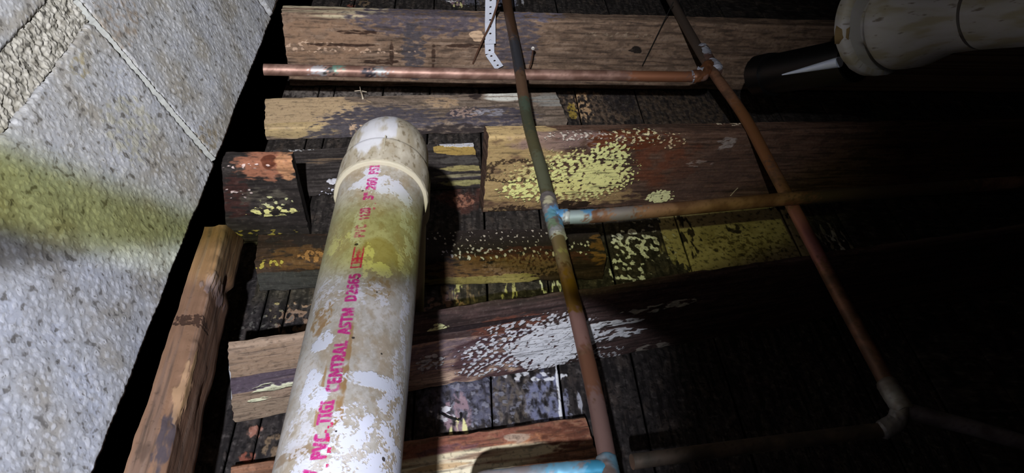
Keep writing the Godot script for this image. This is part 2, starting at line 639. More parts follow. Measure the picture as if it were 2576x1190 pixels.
func build_deck() -> void:
	var ce := structure("ceiling", "underside of rotten floor planks between the joists")
	var p := Paint.new(1536, 1536, 1.4, 1.4, rgb(40, 36, 34), 1.6)
	p.grow("grain", FastNoiseLite.TYPE_SIMPLEX_SMOOTH, .0045, .1, 51, 5)
	p.grow("blot", FastNoiseLite.TYPE_SIMPLEX_SMOOTH, .04, .07, 52, 5)
	p.grow("fine", FastNoiseLite.TYPE_SIMPLEX_SMOOTH, .004, .008, 53, 4)
	p.grow("dots", FastNoiseLite.TYPE_CELLULAR, .0036, .0044, 54)
	p.grow("pore", FastNoiseLite.TYPE_SIMPLEX_SMOOTH, .002, .004, 58, 4)
	p.grow("rag", FastNoiseLite.TYPE_SIMPLEX_SMOOTH, .009, .03, 55, 6)
	p.grow("run", FastNoiseLite.TYPE_SIMPLEX_SMOOTH, .006, .05, 56, 3)
	p.grow("tuft", FastNoiseLite.TYPE_SIMPLEX_SMOOTH, .012, .02, 57, 5)
	p.mix("cell", "dots", "tuft", .5, 1.45)
	p.lay("blot", rgb(58, 50, 44), .5, .85, .8)
	p.lay("grain", rgb(22, 19, 18), .5, .25, .8, .15)
	p.lay("grain", rgb(66, 60, 56), .6, .85, .5, .6)
	p.lay("fine", rgb(20, 17, 16), .6, .8, .7, .1)
	# grey planks by the far joist, brown ones right of the short board
	p.stain(rgb(88, 82, 78), .1558, 1.176, .24, .05, "rag", .1, .6, .9)
	p.stain(rgb(96, 80, 66), .784, 1.1655, .13, .11, "rag", .25, .7, .9)
	p.stain(rgb(70, 58, 48), .9859, 1.176, .2, .11, "rag", .2, .7, .9)
	p.stain(rgb(170, 140, 105), .7502, 1.1709, .035, .09, "rag", .4, .6, .9, .7)
	p.stain(rgb(140, 118, 50), .7224, 1.1424, .016, .05, "rag", .3, .5, .9)
	p.stain(rgb(30, 28, 30), .8503, 1.2074, .06, .08, "rag", .3, .7, .9)
	# bay left of the cut joist: red brown rot
	p.stain(rgb(62, 38, 32), .4619, .8007, .07, .06, "blot", .2, .6, .9)
	p.stain(rgb(130, 88, 70), .4578, .7942, .03, .028, "rag", .3, .6, .9, .7)
	# the bay with the ochre plank; yellow from the torch rim is painted in too
	p.stain(rgb(134, 122, 86), 1.0121, .7141, .155, .12, "rag", -.3, .15, 1.0, .5, .75)
	p.stain(rgb(112, 100, 66), 1.0238, .7112, .14, .12, "blot", .4, .8, .8)
	p.stain(rgb(30, 24, 18), .909, .7171, .035, .09, "run", .5, .62, .95, .2)
	p.stain(rgb(30, 24, 18), 1.0165, .7442, .03, .02, "rag", .3, .6, .9, .2)
	p.stain(rgb(60, 50, 28), 1.0253, .6881, .13, .06, "fine", .5, .7, .8)
	p.stain(rgb(225, 222, 232), .7972, .6884, .07, .055, "cell", .5, .62, 1.0, .95)
	p.stain(rgb(215, 212, 225), .7679, .6107, .055, .07, "cell", .6, .72, .95, .95)
	p.stain(rgb(150, 145, 140), .832, .7016, .08, .1, "cell", .72, .84, .8, .8)
	p.stain(rgb(120, 112, 80), .8615, .669, .03, .05, "run", .45, .7, .8)
	p.stain(rgb(110, 104, 92), 1.223, .7212, .06, .08, "run", .5, .66, .9, .7)
	p.stain(rgb(170, 168, 150), 1.225, .7154, .025, .05, "rag", .5, .65, .9, .8)
	# drips of yellow below the ledge, pink crumbs further left
	p.stain(rgb(70, 62, 64), .4251, .5096, .05, .06, "rag", .2, .7, .8)
	p.stain(rgb(100, 82, 62), .4458, .5384, .05, .06, "run", .45, .7, .8)
	p.stain(rgb(140, 134, 90), .4493, .55, .018, .05, "run", .5, .62, .95, .7)
	p.stain(rgb(140, 134, 90), .5454, .5468, .03, .055, "run", .55, .66, .95, .7)
	p.stain(rgb(200, 200, 170), .5992, .5439, .012, .05, "run", .5, .62, .95, .7)
	p.stain(rgb(190, 190, 165), .6287, .5498, .02, .06, "run", .55, .66, .9, .7)
	p.stain(rgb(128, 98, 86), .4251, .5096, .05, .04, "cell", .55, .7, .8, .7)
	p.stain(rgb(130, 104, 84), .1789, .4664, .045, .06, "cell", .5, .64, .9, .8)
	p.stain(rgb(150, 135, 90), .1407, .4826, .02, .04, "cell", .7, .8, .9, .8)
	p.stain(rgb(95, 92, 84), .1341, .4481, .08, .08, "cell", .74, .84, .7, .7)
	# near bay: bluish grey bloom, a white streak, crumbs at the left
	p.stain(rgb(84, 84, 98), .4645, .3287, .11, .07, "rag", .0, .6, .85)
	p.stain(rgb(88, 78, 66), .5331, .3223, .05, .07, "rag", .3, .7, .85)
	p.stain(rgb(108, 110, 132), .5861, .3156, .045, .08, "rag", .2, .65, .9, .6)
	p.stain(rgb(110, 110, 118), .5264, .3148, .16, .09, "cell", .68, .82, .8, .7)
	p.stain(rgb(210, 216, 235), .6083, .3346, .0045, .06, "rag", .0, .35, 1.0, .8)
	p.stain(rgb(200, 205, 222), .6079, .294, .0045, .03, "rag", .0, .35, 1.0, .8)
	p.stain(rgb(150, 150, 155), .635, .3163, .01, .06, "run", .45, .62, .9, .7)
	p.stain(rgb(200, 204, 220), .5645, .3647, .09, .012, "cell", .5, .65, .9, .8)
	p.stain(rgb(128, 104, 108), .4459, .2922, .03, .05, "rag", .3, .6, .85, .6)
	p.stain(rgb(200, 196, 196), .4247, .2934, .03, .02, "cell", .5, .65, .9, .9)
	p.stain(rgb(196, 190, 130), .4489, .2645, .02, .03, "run", .4, .6, .9, .8)
	p.stain(rgb(130, 88, 72), .1519, .2587, .02, .014, "rag", .3, .55, .9, .7)
	p.stain(rgb(110, 62, 48), .1491, .217, .018, .012, "rag", .3, .55, .9, .7)
	p.stain(rgb(104, 86, 66), .184, .2362, .022, .03, "cell", .45, .65, .85, .7)
	p.lay("pore", rgb(14, 12, 12), .55, .85, .5, .15)
	p.lay("pore", rgb(190, 180, 170), .4, .12, .18)
	var m := p.material(.9, .35)
	var xs := [-.36, -.279, -.243, -.13, -.02, .1, .2125, .34, .496, .735, .86, .99, 1.12, 1.26, 1.4, 1.54, 1.7, 1.86, 2.0]
	for k in xs.size() - 1:
		part("plank", plank(xs[k] + .0016, xs[k + 1] - .0016, .05, 2.45, 1.39 + rng.randf_range(0, .002), 60 + k), m, ce)

func build_joists() -> void:
	# T: the far joist, whole
	var p := wood(1536, 320, 1.3, .24, rgb(102, 83, 69), 100, 1.75)
	p.stain(rgb(150, 140, 116), .1022, .0137, .17, .035, "band", .1, .6, .9)
	p.stain(rgb(116, 92, 74), .0641, .1026, .18, .07, "blot", .1, .6, .8)
	p.stain(rgb(66, 60, 66), .3034, .0365, .2, .06, "rag", .15, .55, .95)
	p.stain(rgb(56, 52, 56), .2861, .1178, .035, .1, "rag", .2, .5, .9)
	p.stain(rgb(64, 58, 64), .5255, .0819, .07, .13, "rag", .2, .55, .9)
	p.stain(rgb(86, 82, 96), .5741, .0017, .09, .05, "rag", .25, .6, .8)
	p.stain(rgb(165, 140, 115), .4318, .0791, .02, .016, "blot", -.2, .1, .9)
	p.stain(rgb(165, 140, 120), .0631, .1144, .1, .02, "cell", .6, .75, .8, .8)
	p.stain(rgb(160, 135, 115), .2045, .1215, .12, .012, "cell", .66, .78, .8, .8)
	p.stain(rgb(40, 26, 20), .1616, .0758, .06, .006, "rag", .1, .5, .9, .1)
	p.stain(rgb(40, 26, 20), .1249, .1081, .1, .005, "rag", .1, .5, .9, .1)
	p.stain(rgb(40, 26, 20), .236, .129, .006, .04, "rag", .1, .5, .8, .1)
	p.stain(rgb(40, 26, 20), .3324, .1323, .006, .04, "rag", .1, .5, .8, .1)
	p.stain(rgb(40, 26, 20), .2129, .1501, .05, .008, "rag", .1, .5, .85, .1)
	p.stain(rgb(40, 26, 20), .4149, .1048, .08, .006, "rag", .1, .5, .85, .1)
	p.stain(rgb(120, 104, 88), .7741, .0678, .14, .01, "cell", .6, .75, .7, .8)
	p.stain(rgb(96, 82, 68), .8274, -.0336, .2, .02, "band", .2, .6, .7)
	p.stain(rgb(20, 16, 14), .8222, .1067, .02, .012, "rag", .1, .4, .9)
	p.finish()
	joist("joist", board(Vector3(-.3456, 1.205, 1.533), Vector3(1.95, 1.205, 1.732), .04, .183, 1.3, .24, 101, .0016), p.material(.9, .22), "long reddish brown joist behind the upper copper pipe, stained grey in the middle", "joist")
	# M: the joist with yellow mould, cut off at its left end
	p = wood(2048, 448, 1.1, .24, rgb(84, 62, 50), 110, 1.3)
	p.stain(rgb(158, 134, 92), .0342, .0883, .13, .14, "blot", -.1, .5, .95)
	p.stain(rgb(166, 142, 100), .0444, .0137, .09, .03, "blot", -.3, .3, .95)
	p.stain(rgb(128, 104, 98), .1658, .0409, .15, .03, "blot", .0, .5, .85)
	p.stain(rgb(150, 124, 84), .1722, .1816, .17, .035, "rag", .0, .5, .9)
	p.stain(rgb(92, 44, 22), .2678, .043, .10, .04, "rag", .25, .55, .9)
	p.stain(rgb(96, 54, 36), .3617, .0975, .09, .08, "blot", .1, .6, .85)
	p.stain(rgb(72, 54, 46), .4586, .1406, .12, .09, "blot", .1, .6, .6)
	p.stain(rgb(190, 178, 120), .1724, .131, .16, .085, "cell", .36, .55, .85, .8)
	p.stain(rgb(226, 216, 142), .1959, .1268, .14, .075, "cell", .46, .6, .95, .95)
	p.stain(rgb(232, 222, 146), .2364, .0844, .06, .05, "cell", .38, .55, .95, .95)
	p.stain(rgb(226, 216, 140), .0961, .1581, .09, .04, "cell", .42, .6, .95, .95)
	p.stain(rgb(222, 212, 140), .2212, .1326, .085, .055, "cell", .14, .38, .95, .95, .2)
	p.stain(rgb(220, 208, 134), .1601, .1555, .06, .03, "cell", .2, .42, .95, .95, .2)
	p.stain(rgb(234, 228, 160), .3679, .1896, .035, .02, "cell", .15, .35, .95, .95)
	p.stain(rgb(226, 206, 160), .2835, .033, .08, .03, "cell", .62, .72, .9, .9)
	p.stain(rgb(200, 178, 140), .3576, .0495, .05, .03, "cell", .66, .76, .9, .9)
	p.stain(rgb(200, 190, 178), .1669, .0298, .1, .02, "cell", .62, .76, .8, .9)
	p.stain(rgb(205, 190, 165), .4861, 0, .04, .012, "cell", .5, .65, .9, .9)
	p.stain(rgb(150, 140, 136), .4756, .0568, .03, .02, "rag", .25, .55, .8, .7)
	p.stain(rgb(140, 126, 118), .4309, .1044, .04, .012, "rag", .35, .6, .7, .7)
	p.stain(rgb(30, 20, 14), .0596, .1127, .07, .03, "cell", .4, .2, .7)
	p.stain(rgb(36, 24, 16), .1838, .203, .05, .014, "rag", .2, .4, .95, .2)
	p.stain(rgb(44, 32, 24), .0538, .2129, .06, .02, "fine", .2, .5, .9)
	p.finish()
	joist("joist", board(Vector3(.095, 1.205, 1.1086), Vector3(1.95, 1.205, 1.318), .037, .183, 1.1, .24, 111, .002, Vector2(-.06, .01)), p.material(.9, .3), "joist with a thick crust of flaky yellow mould, sawn off at its left end", "joist")
	# the stub of the same joist left of the drain
	p = wood(512, 320, .35, .24, rgb(46, 40, 38), 120, 1.2)
	p.stain(rgb(150, 98, 76), .0713, .0303, .06, .042, "rag", -.1, .35, .95)
	p.stain(rgb(86, 44, 30), .0742, .0249, .014, .02, "blot", -.2, .3, .9)
	p.stain(rgb(178, 130, 94), .1001, .0315, .018, .04, "rag", -.1, .4, .9)
	p.stain(rgb(60, 36, 32), .0171, .1015, .03, .06, "rag", .1, .5, .9)
	p.stain(rgb(80, 74, 66), .0594, .1035, .05, .03, "rag", .2, .6, .9)
	p.stain(rgb(220, 215, 140), .0688, .136, .05, .016, "cell", .5, .62, .95, .95)
	p.stain(rgb(200, 200, 150), .0748, .1133, .04, .02, "cell", .68, .78, .9, .95)
	p.stain(rgb(225, 200, 195), .0393, .0353, .06, .008, "cell", .66, .78, .9, .95)
	p.stain(rgb(215, 195, 190), .0184, .0927, .04, .02, "cell", .76, .84, .9, .95)
	p.stain(rgb(150, 135, 60), .0388, .1866, .08, .012, "cell", .66, .76, .9, .9)
	p.finish()
	joist("joist_stub", board(Vector3(-.352, 1.205, .998), Vector3(-.2405, 1.205, 1.0115), .032, .183, .35, .24, 121, .002, Vector2(0, -.1), Vector2(.02, .085)), p.material(.92, .28), "short black rotten joist stub left of the drain, reddish along its lower edge", "joist")
	# B: the near joist with white mould
	p = wood(2048, 448, 1.05, .24, rgb(58, 44, 40), 130, 1.9)
	p.stain(rgb(118, 99, 82), .0363, .0762, .2, .13, "band", -.4, .1, .95)
	p.stain(rgb(112, 93, 75), .0346, .0492, .1, .045, "grain", .2, .6, .9)
	p.stain(rgb(64, 55, 64), .0398, .0907, .12, .02, "band", -.2, .3, .9, .3)
	p.stain(rgb(116, 99, 82), .0149, .1599, .14, .035, "blot", -.3, .3, .9)
	p.stain(rgb(205, 200, 150), .0537, .1086, .05, .012, "rag", .3, .5, .9, .8)
	p.stain(rgb(200, 195, 150), .0374, .1324, .025, .006, "rag", .3, .5, .9, .8)
	p.stain(rgb(146, 120, 102), .3006, .1339, .15, .07, "band", -.5, .1, .95)
	p.stain(rgb(168, 142, 118), .3149, .1732, .15, .04, "grain", .2, .6, .9)
	p.stain(rgb(92, 74, 78), .3065, .1256, .1, .02, "grain", .4, .7, .8)
	p.stain(rgb(90, 76, 82), .2988, .0902, .1, .03, "rag", .1, .5, .8)
	p.stain(rgb(96, 56, 42), .3935, .0532, .08, .03, "rag", .2, .6, .85)
	p.stain(rgb(60, 40, 42), .3943, .124, .12, .08, "blot", .2, .6, .85)
	p.stain(rgb(150, 146, 158), .4253, .1122, .14, .07, "cell", .5, .68, .8, .85)
	p.stain(rgb(236, 232, 250), .4781, .1154, .085, .055, "cell", .12, .36, .97, .95, .5)
	p.stain(rgb(236, 232, 250), .4774, .1553, .05, .03, "cell", .15, .4, .97, .95, .5)
	p.stain(rgb(230, 226, 245), .3859, .1024, .08, .04, "cell", .52, .66, .95, .95)
	p.stain(rgb(226, 220, 225), .4313, .0572, .1, .025, "cell", .5, .66, .9, .95)
	p.stain(rgb(224, 220, 220), .3708, .1477, .06, .03, "cell", .55, .68, .9, .95)
	p.stain(rgb(210, 208, 180), .5612, .0914, .09, .012, "rag", .3, .5, .95, .9)
	p.stain(rgb(200, 200, 205), .5811, .1205, .08, .018, "rag", .35, .55, .95, .9)
	p.stain(rgb(170, 168, 150), .6525, .0688, .09, .014, "rag", .4, .56, .9, .9)
	p.stain(rgb(150, 150, 150), .57, .1688, .06, .03, "cell", .6, .72, .85, .9)
	p.stain(rgb(130, 122, 110), .6651, .1716, .045, .02, "rag", .42, .56, .85, .9)
	p.stain(rgb(235, 215, 130), .2821, .0338, .018, .012, "cell", .2, .45, .95, .95)
	p.stain(rgb(225, 222, 215), .2786, .1134, .03, .03, "cell", .5, .66, .9, .95)
	p.stain(rgb(30, 22, 22), .3382, .0432, .12, .006, "grain", -.3, .2, .9, .1)
	p.finish()
	joist("joist", board(Vector3(-.262, 1.218, .6245), Vector3(1.7, 1.218, 1.0746), .016, .17, 1.05, .24, 131, .0025, Vector2(0, -.1)), p.material(.9, .32), "near joist with a bright white patch of mould beside the copper riser pipe", "joist")
	# C: the dark ledge; yellow of the torch rim is painted along its lower edge
	p = wood(1536, 256, .75, .19, rgb(54, 38, 32), 140, 1.3)
	p.stain(rgb(34, 28, 27), .4114, .0203, .4, .07, "blot", -.5, .1, .9)
	p.stain(rgb(66, 34, 28), .4621, .0683, .15, .03, "rag", .1, .5, .9)
	p.stain(rgb(98, 70, 44), .3637, .0987, .12, .04, "rag", .1, .5, .9)
	p.stain(rgb(118, 92, 74), .4551, .0928, .1, .035, "fine", .2, .6, .9)
	p.stain(rgb(116, 104, 62), .3654, .1259, .12, .014, "rag", -.2, .25, .95, .6)
	p.stain(rgb(136, 122, 76), .4368, .1242, .05, .018, "rag", -.1, .3, .95, .7)
	p.stain(rgb(190, 185, 195), .3714, .0577, .1, .022, "cell", .66, .76, .9, .95)
	p.stain(rgb(180, 170, 160), .397, .0198, .18, .05, "cell", .8, .87, .9, .95)
	p.stain(rgb(190, 180, 175), .485, .0591, .07, .02, "cell", .68, .78, .9, .95)
	p.stain(rgb(220, 215, 205), .5594, .0517, .04, .03, "cell", .72, .82, .9, .95)
	p.stain(rgb(120, 84, 44), .5935, .0582, .025, .05, "rag", .2, .5, .85)
	p.stain(rgb(84, 58, 34), .0813, .0579, .09, .035, "rag", .1, .5, .9)
	p.stain(rgb(140, 100, 60), .0942, .0536, .04, .02, "cell", .5, .66, .9, .8)
	p.stain(rgb(150, 136, 62), .0181, .0695, .05, .014, "cell", .55, .7, .9, .9)
	p.stain(rgb(52, 52, 54), .0598, .1141, .14, .03, "blot", -.3, .2, .9)
	p.finish()
	joist("blocking", board(Vector3(-.2911, 1.32, .8787), Vector3(.308, 1.32, .9305), .078, .068, .75, .19, 141, .0025, Vector2.ZERO, Vector2(0, .08), .007), p.material(.85, .3), "dark red brown blocking under the planks with yellow torch light painted along its rim, behind the copper tee", "blocking")
	# D: the flat board behind the elbow
	p = wood(1280, 256, .72, .18, rgb(108, 94, 82), 150, 1.75)
	p.stain(rgb(158, 136, 106), .0594, .0492, .17, .075, "blot", -.4, .3, .95)
	p.stain(rgb(150, 130, 92), .0604, .1169, .1, .03, "band", .1, .6, .8)
	p.stain(rgb(66, 62, 68), .2447, .0967, .16, .07, "rag", .1, .45, .95)
	p.stain(rgb(62, 58, 62), .1579, .1365, .1, .035, "rag", .1, .5, .9)
	p.stain(rgb(60, 56, 64), .4844, .0932, .14, .05, "rag", .15, .5, .9)
	p.stain(rgb(150, 126, 100), .3839, .0319, .06, .03, "rag", .25, .55, .9)
	p.stain(rgb(168, 140, 112), .1923, .1222, .03, .025, "cell", .4, .6, .8, .8)
	p.stain(rgb(188, 186, 178), .5365, .0131, .07, .025, "band", .1, .5, .95)
	p.stain(rgb(140, 118, 108), .4327, .0747, .05, .03, "cell", .4, .65, .85, .8)
	p.stain(rgb(134, 132, 138), .4872, .0773, .06, .02, "rag", .3, .55, .85)
	p.stain(rgb(126, 126, 122), .6427, .0346, .06, .04, "band", .2, .6, .85)
	p.stain(rgb(46, 40, 40), .3916, .1404, .16, .03, "rag", .15, .5, .9)
	p.stain(rgb(36, 28, 26), .4663, .0069, .02, .02, "rag", .1, .5, .9)
	p.finish()
	joist("blocking", board(Vector3(-.3602, 1.357, 1.3142), Vector3(.2955, 1.357, 1.4076), .118, .031, .72, .18, 151, .002, Vector2(-.02, .05), Vector2(.0, .1)), p.material(.9, .25), "pale tan flat board under the planks behind the drain elbow, blackened on its right half", "blocking")
	# E: thin slat with ochre stripes between elbow and mouldy joist
	p = wood(1024, 256, .45, .16, rgb(58, 52, 50), 160, 1.2)
	p.stain(rgb(168, 140, 78), .3888, .0199, .06, .022, "band", -.6, .0, 1.0, .6, .6)
	p.stain(rgb(196, 196, 206), .4034, 0, .065, .014, "cell", .15, .4, .95, .95, .6)
	p.stain(rgb(80, 76, 72), .383, .059, .06, .018, "rag", .0, .5, .9)
	p.stain(rgb(158, 146, 96), .3873, .0866, .06, .012, "rag", -.1, .35, .95, .6)
	p.stain(rgb(150, 142, 110), .3754, .1097, .06, .007, "rag", .0, .4, .9, .6)
	p.stain(rgb(140, 134, 88), .3802, .1322, .06, .010, "rag", .0, .4, .9, .6)
	p.stain(rgb(70, 66, 78), .3909, .1174, .05, .006, "band", .1, .5, .8)
	p.stain(rgb(116, 96, 78), .1136, .0403, .08, .02, "grain", .5, .7, .9)
	p.stain(rgb(190, 190, 190), .0542, 0, .04, .008, "cell", .5, .65, .9, .95)
	p.stain(rgb(215, 215, 235), .1221, .1088, .02, .012, "cell", .2, .4, .95, .95)
	p.stain(rgb(205, 205, 220), .1108, .1464, .03, .03, "cell", .72, .8, .95, .95)
	p.finish()
	joist("blocking", board(Vector3(-.315, 1.369, 1.125), Vector3(.098, 1.369, 1.185), .135, .019, .45, .16, 161, .0015), p.material(.9, .25), "thin dark slat with ochre and grey stripes, between drain elbow and mouldy joist", "blocking")
	# A: the near flat board
	p = wood(1280, 320, .72, .22, rgb(120, 84, 62), 170, 1.65)
	p.stain(rgb(110, 66, 52), .3604, .0226, .2, .035, "rag", .0, .6, .9)
	p.stain(rgb(150, 100, 68), .4178, .0285, .08, .018, "rag", .2, .55, .9)
	p.stain(rgb(90, 60, 60), .2914, .0245, .06, .015, "rag", .2, .6, .8)
	p.stain(rgb(184, 172, 140), .3278, .0429, .16, .022, "band", -.1, .5, .95, .6)
	p.stain(rgb(196, 184, 156), .2755, .0559, .1, .025, "band", -.2, .4, .95)
	p.stain(rgb(160, 132, 96), .2716, .0449, .05, .01, "grain", .2, .6, .9)
	p.stain(rgb(150, 130, 110), .3908, .0177, .025, .01, "rag", .1, .5, .9)
	p.stain(rgb(84, 50, 36), .4606, .0254, .05, .03, "rag", .2, .6, .9)
	p.finish()
	joist("blocking", board(Vector3(-.23, 1.35, .36), Vector3(.262, 1.35, .4413), .176, .038, .72, .22, 171, .002), p.material(.88, .28), "flat rust red board with a pale yellow strip, above the lowest copper branch", "blocking")
	# the loose batten along the wall
	build_batten()

func joist(called: String, mesh: Mesh, m: Material, label: String, category: String) -> void:
	(m as StandardMaterial3D).texture_repeat = false   # past the painted length the grain just runs on
	single(called, mesh, m, label, category)

func build_batten() -> void:
	var p := wood(1536, 320, .9, .2, rgb(126, 100, 82), 180, .82)
	p.stain(rgb(150, 112, 84), .5, .1, .5, .2, "band", .2, .7, .7)
	p.stain(rgb(86, 60, 44), .45, .085, .5, .05, "band", .0, .6, .75)
	p.stain(rgb(74, 66, 72), .44, .035, .05, .014, "rag", .1, .5, .85)
	p.stain(rgb(176, 140, 104), .50, .045, .05, .02, "rag", .1, .5, .85, .7)
	p.stain(rgb(140, 120, 116), .665, .06, .025, .05, "rag", .2, .55, .85, .7)
	p.stain(rgb(150, 120, 84), .52, .05, .06, .006, "rag", .0, .4, .9, .7)
	p.stain(rgb(60, 40, 30), .6, .03, .012, .05, "fine", .2, .5, .8, .1)
	var m := p.material(.88, .3)
	var n1 := fnl(181, 16.0, 4)
	var n2 := fnl(182, 70.0, 3)
	var rings := []
	var us := PackedFloat32Array()
	var vs := PackedFloat32Array()
	var prof := []
	for k in 7:
		prof.append(Vector2(k / 6.0, 0))
	for k in 9:
		prof.append(Vector2(1.0, (k + .6) / 8.8))
	prof.append(Vector2(.9, 1.0))
	prof.append(Vector2(.05, 1.0))
	prof.append(Vector2(0, .95))
	prof.append(Vector2(0, .05))
	prof.append(prof[0])
	for k in prof.size():
		vs.append([0.0, .045, .115, .2][0] if k == 0 else (.045 * prof[k].x / .2 if prof[k].y == 0 else (.045 + .07 * prof[k].y) / .2))
	vs[vs.size() - 1] = 1.0
	var steps := 150
	for i in steps + 1:
		var t := float(i) / steps
		var ring := PackedVector3Array()
		for q in prof:
			var z := lerpf(-.05, .772, t)
			var f := (z - .40) / .37
			var xl := lerpf(-.3013, -.3115, f)
			var xr := lerpf(-.2610, -.2835, f)
			var xt := lerpf(-.2525, -.2765, f)
			var w0 := lerpf(xl, xr, q.x)
			var x := lerpf(w0, lerpf(xl, xt, q.x), q.y)
			var y := lerpf(1.135, 1.2035, q.y)
			z += q.y * .042 * smoothstep(.8, 1.0, t) + (.0 if q.x > .5 else -.004) * smoothstep(.9, 1.0, t)
			var pnt := Vector3(x, y, z)
			var e := pnt * Vector3(1, 1, .4)
			var d := n1.get_noise_3dv(e) * .003 + n2.get_noise_3dv(e) * .0012
			# chips on the right edge
			var edge := clampf(1.0 - (absf(1.0 - q.x) * .045 + q.y * .07) / .02, 0, 1)
			d -= edge * (.006 * exp(-pow((z - .66) / .012, 2)) + .006 * exp(-pow((z - .475) / .02, 2)) + maxf(0, n2.get_noise_2d(z * .8, 3.0)) * .006)
			if q.y > .55 and q.x > .5:
				d -= .010 * exp(-pow((z - .70) / .012, 2)) + .005 * exp(-pow((z - .52) / .03, 2))
			var c := Vector3((xl + xr) / 2, 1.17, z)
			pnt += (pnt - c).normalized() * d
			pnt.y = minf(pnt.y, 1.2035)
			ring.append(pnt)
		rings.append(ring)
		us.append(lerpf(-.05, .772, t) / .9)
	single("batten", loft(rings, us, vs, PackedColorArray(), true, Vector2(.85, .5), Vector2(1.1, 5)), m, "loose rough brown batten running along the top of the block wall", "batten")

func build_drain() -> void:
	var t := thing("drain_pipe", "dirty white plastic drain pipe with magenta print and an elbow at its far end", "pipe")
	var ctl := Vector3(-.0613, .91, .2741)
	var ax := Vector3(.0187, .0549, .9983)
	# painted over z .18 .. .62 (.44 m) and once round (.2796 m); angle 0 is straight down, + towards +x
	var p := Paint.new(2048, 1280, .44, .2796, rgb(186, 178, 165), .53)
	p.grow("big", FastNoiseLite.TYPE_SIMPLEX_SMOOTH, .07, .05, 201, 5)
	p.grow("mid", FastNoiseLite.TYPE_SIMPLEX_SMOOTH, .018, .016, 202, 5)
	p.grow("fine", FastNoiseLite.TYPE_SIMPLEX_SMOOTH, .004, .004, 203, 4)
	p.grow("flake0", FastNoiseLite.TYPE_SIMPLEX_SMOOTH, .020, .018, 204, 6)
	p.grow("flake1", FastNoiseLite.TYPE_SIMPLEX_SMOOTH, .0034, .003, 206, 5)
	p.grow("mott", FastNoiseLite.TYPE_SIMPLEX_SMOOTH, .0075, .0065, 207, 6)
	p.mix("flake", "flake0", "flake1", .40, 1.6)
	p.grow("vein", FastNoiseLite.TYPE_SIMPLEX_SMOOTH, .05, .008, 205, 5)
	p.lay("big", rgb(206, 198, 188), .5, .8, .9)
	p.lay("big", rgb(176, 158, 132), .5, .2, .7)
	p.lay("mid", rgb(168, 150, 124), .6, .85, .6)
	p.lay("fine", rgb(150, 134, 112), .66, .85, .4)
	p.lay("vein", rgb(160, 138, 106), .70, .9, .3)
	p.lay("mott", rgb(212, 205, 196), .56, .8, .5)
	p.lay("mott", rgb(158, 142, 118), .40, .18, .4)
	p.lay("flake", rgb(214, 208, 200), .66, .84, .45, .5)
	for q in [[-.18, .1398, .05, .09, .2]]:
		pass
	# brown runs
	p.stain(rgb(150, 112, 62), .2125, .1113, .022, .016, "mott", .35, .65, .75)
	p.stain(rgb(156, 118, 72), .2117, .1048, .03, .02, "mid", .45, .7, .7)
	p.stain(rgb(158, 122, 78), .1425, .1393, .07, .0035, "mid", .2, .6, .85)
	p.stain(rgb(158, 122, 78), .1082, .1411, .05, .003, "mid", .2, .6, .8)
	p.stain(rgb(164, 128, 84), .1299, .1247, .035, .0018, "mid", .0, .4, .8)
	p.stain(rgb(150, 120, 76), .2425, .1562, .025, .016, "mott", .45, .68, .7)
	p.stain(rgb(158, 136, 76), .2789, .1543, .03, .03, "big", .2, .6, .5)
	p.stain(rgb(150, 126, 96), .0877, .1052, .006, .03, "mid", .1, .5, .8)
	# a cream glue dribble beside the print, pale flakes of efflorescence
	p.stain(rgb(230, 222, 170), .2759, .1426, .03, .006, "flake", .2, .5, .8, .6)
	p.stain(rgb(232, 226, 170), .2642, .1558, .012, .014, "flake", .25, .5, .8, .6)
	p.stain(rgb(226, 218, 180), .3054, .1108, .02, .02, "flake", .35, .6, .8, .6)
	p.stain(rgb(226, 218, 190), .2987, .1775, .04, .014, "flake", .4, .6, .7, .6)
	for q in [[.385, .15, .018, .018], [.3774, .1652, .013, .02], [.3897, .1322, .016, .016], [.3875, .1158, .008, .01], [.4065, .1323, .01, .012]]:
		p.stain(rgb(220, 221, 232), q[0], q[1], q[2], q[3], "flake", .12, .42, .92, .7, .4)
	for q in [[.1857, .1165, .012, .012], [.1431, .1142, .02, .01], [.131, .1205, .012, .012], [.1466, .1553, .008, .028], [.1502, .1734, .008, .024], [.1466, .1802, .012, .01]]:
		p.stain(rgb(222, 223, 232), q[0], q[1], q[2], q[3], "flake", .16, .42, .95, .8, .4)
	for q in [[.1095, .1525, .02, .02], [.0949, .1516, .02, .022], [.1195, .1793, .03, .02], [.0943, .1745, .03, .045], [.0779, .1499, .02, .03], [.0743, .1611, .02, .06]]:
		p.stain(rgb(222, 222, 232), q[0], q[1], q[2], q[3], "flake", .36, .54, .88, .7, .4)
	for q in [[.3263, .1834, .05, .014], [.2347, .1849, .05, .008], [.1598, .1862, .06, .012], [.3427, .1758, .03, .012], [.2403, .1099, .03, .02], [.3198, .1288, .04, .008], [.3734, .132, .05, .006], [.1059, .1152, .04, .02], [.2341, .152, .02, .02]]:
		p.stain(rgb(220, 219, 226), q[0], q[1], q[2], q[3], "flake", .44, .6, .7, .6, .45)
	print_text(p)
	for q in [[.2414, .2036, 2], [.2508, .1372, 2], [.2946, .1306, 4], [.0877, .1773, 4], [.1002, .1403, 2], [.1749, .165, 2], [.1846, .1414, 3], [.2372, .1544, 2], [.3746, .1268, 3]]:
		p.stain(rgb(58, 50, 44), q[0], q[1], .0009 * q[2] * .5, .0009 * q[2] * .5, "fine", -.5, .1, .9)
	var pm := p.material(.42, .05)
	pm.metallic_specular = .5
	var rings := []
	var us := PackedFloat32Array()
	var vs := PackedFloat32Array()
	for k in 73:
		vs.append(k / 72.0)
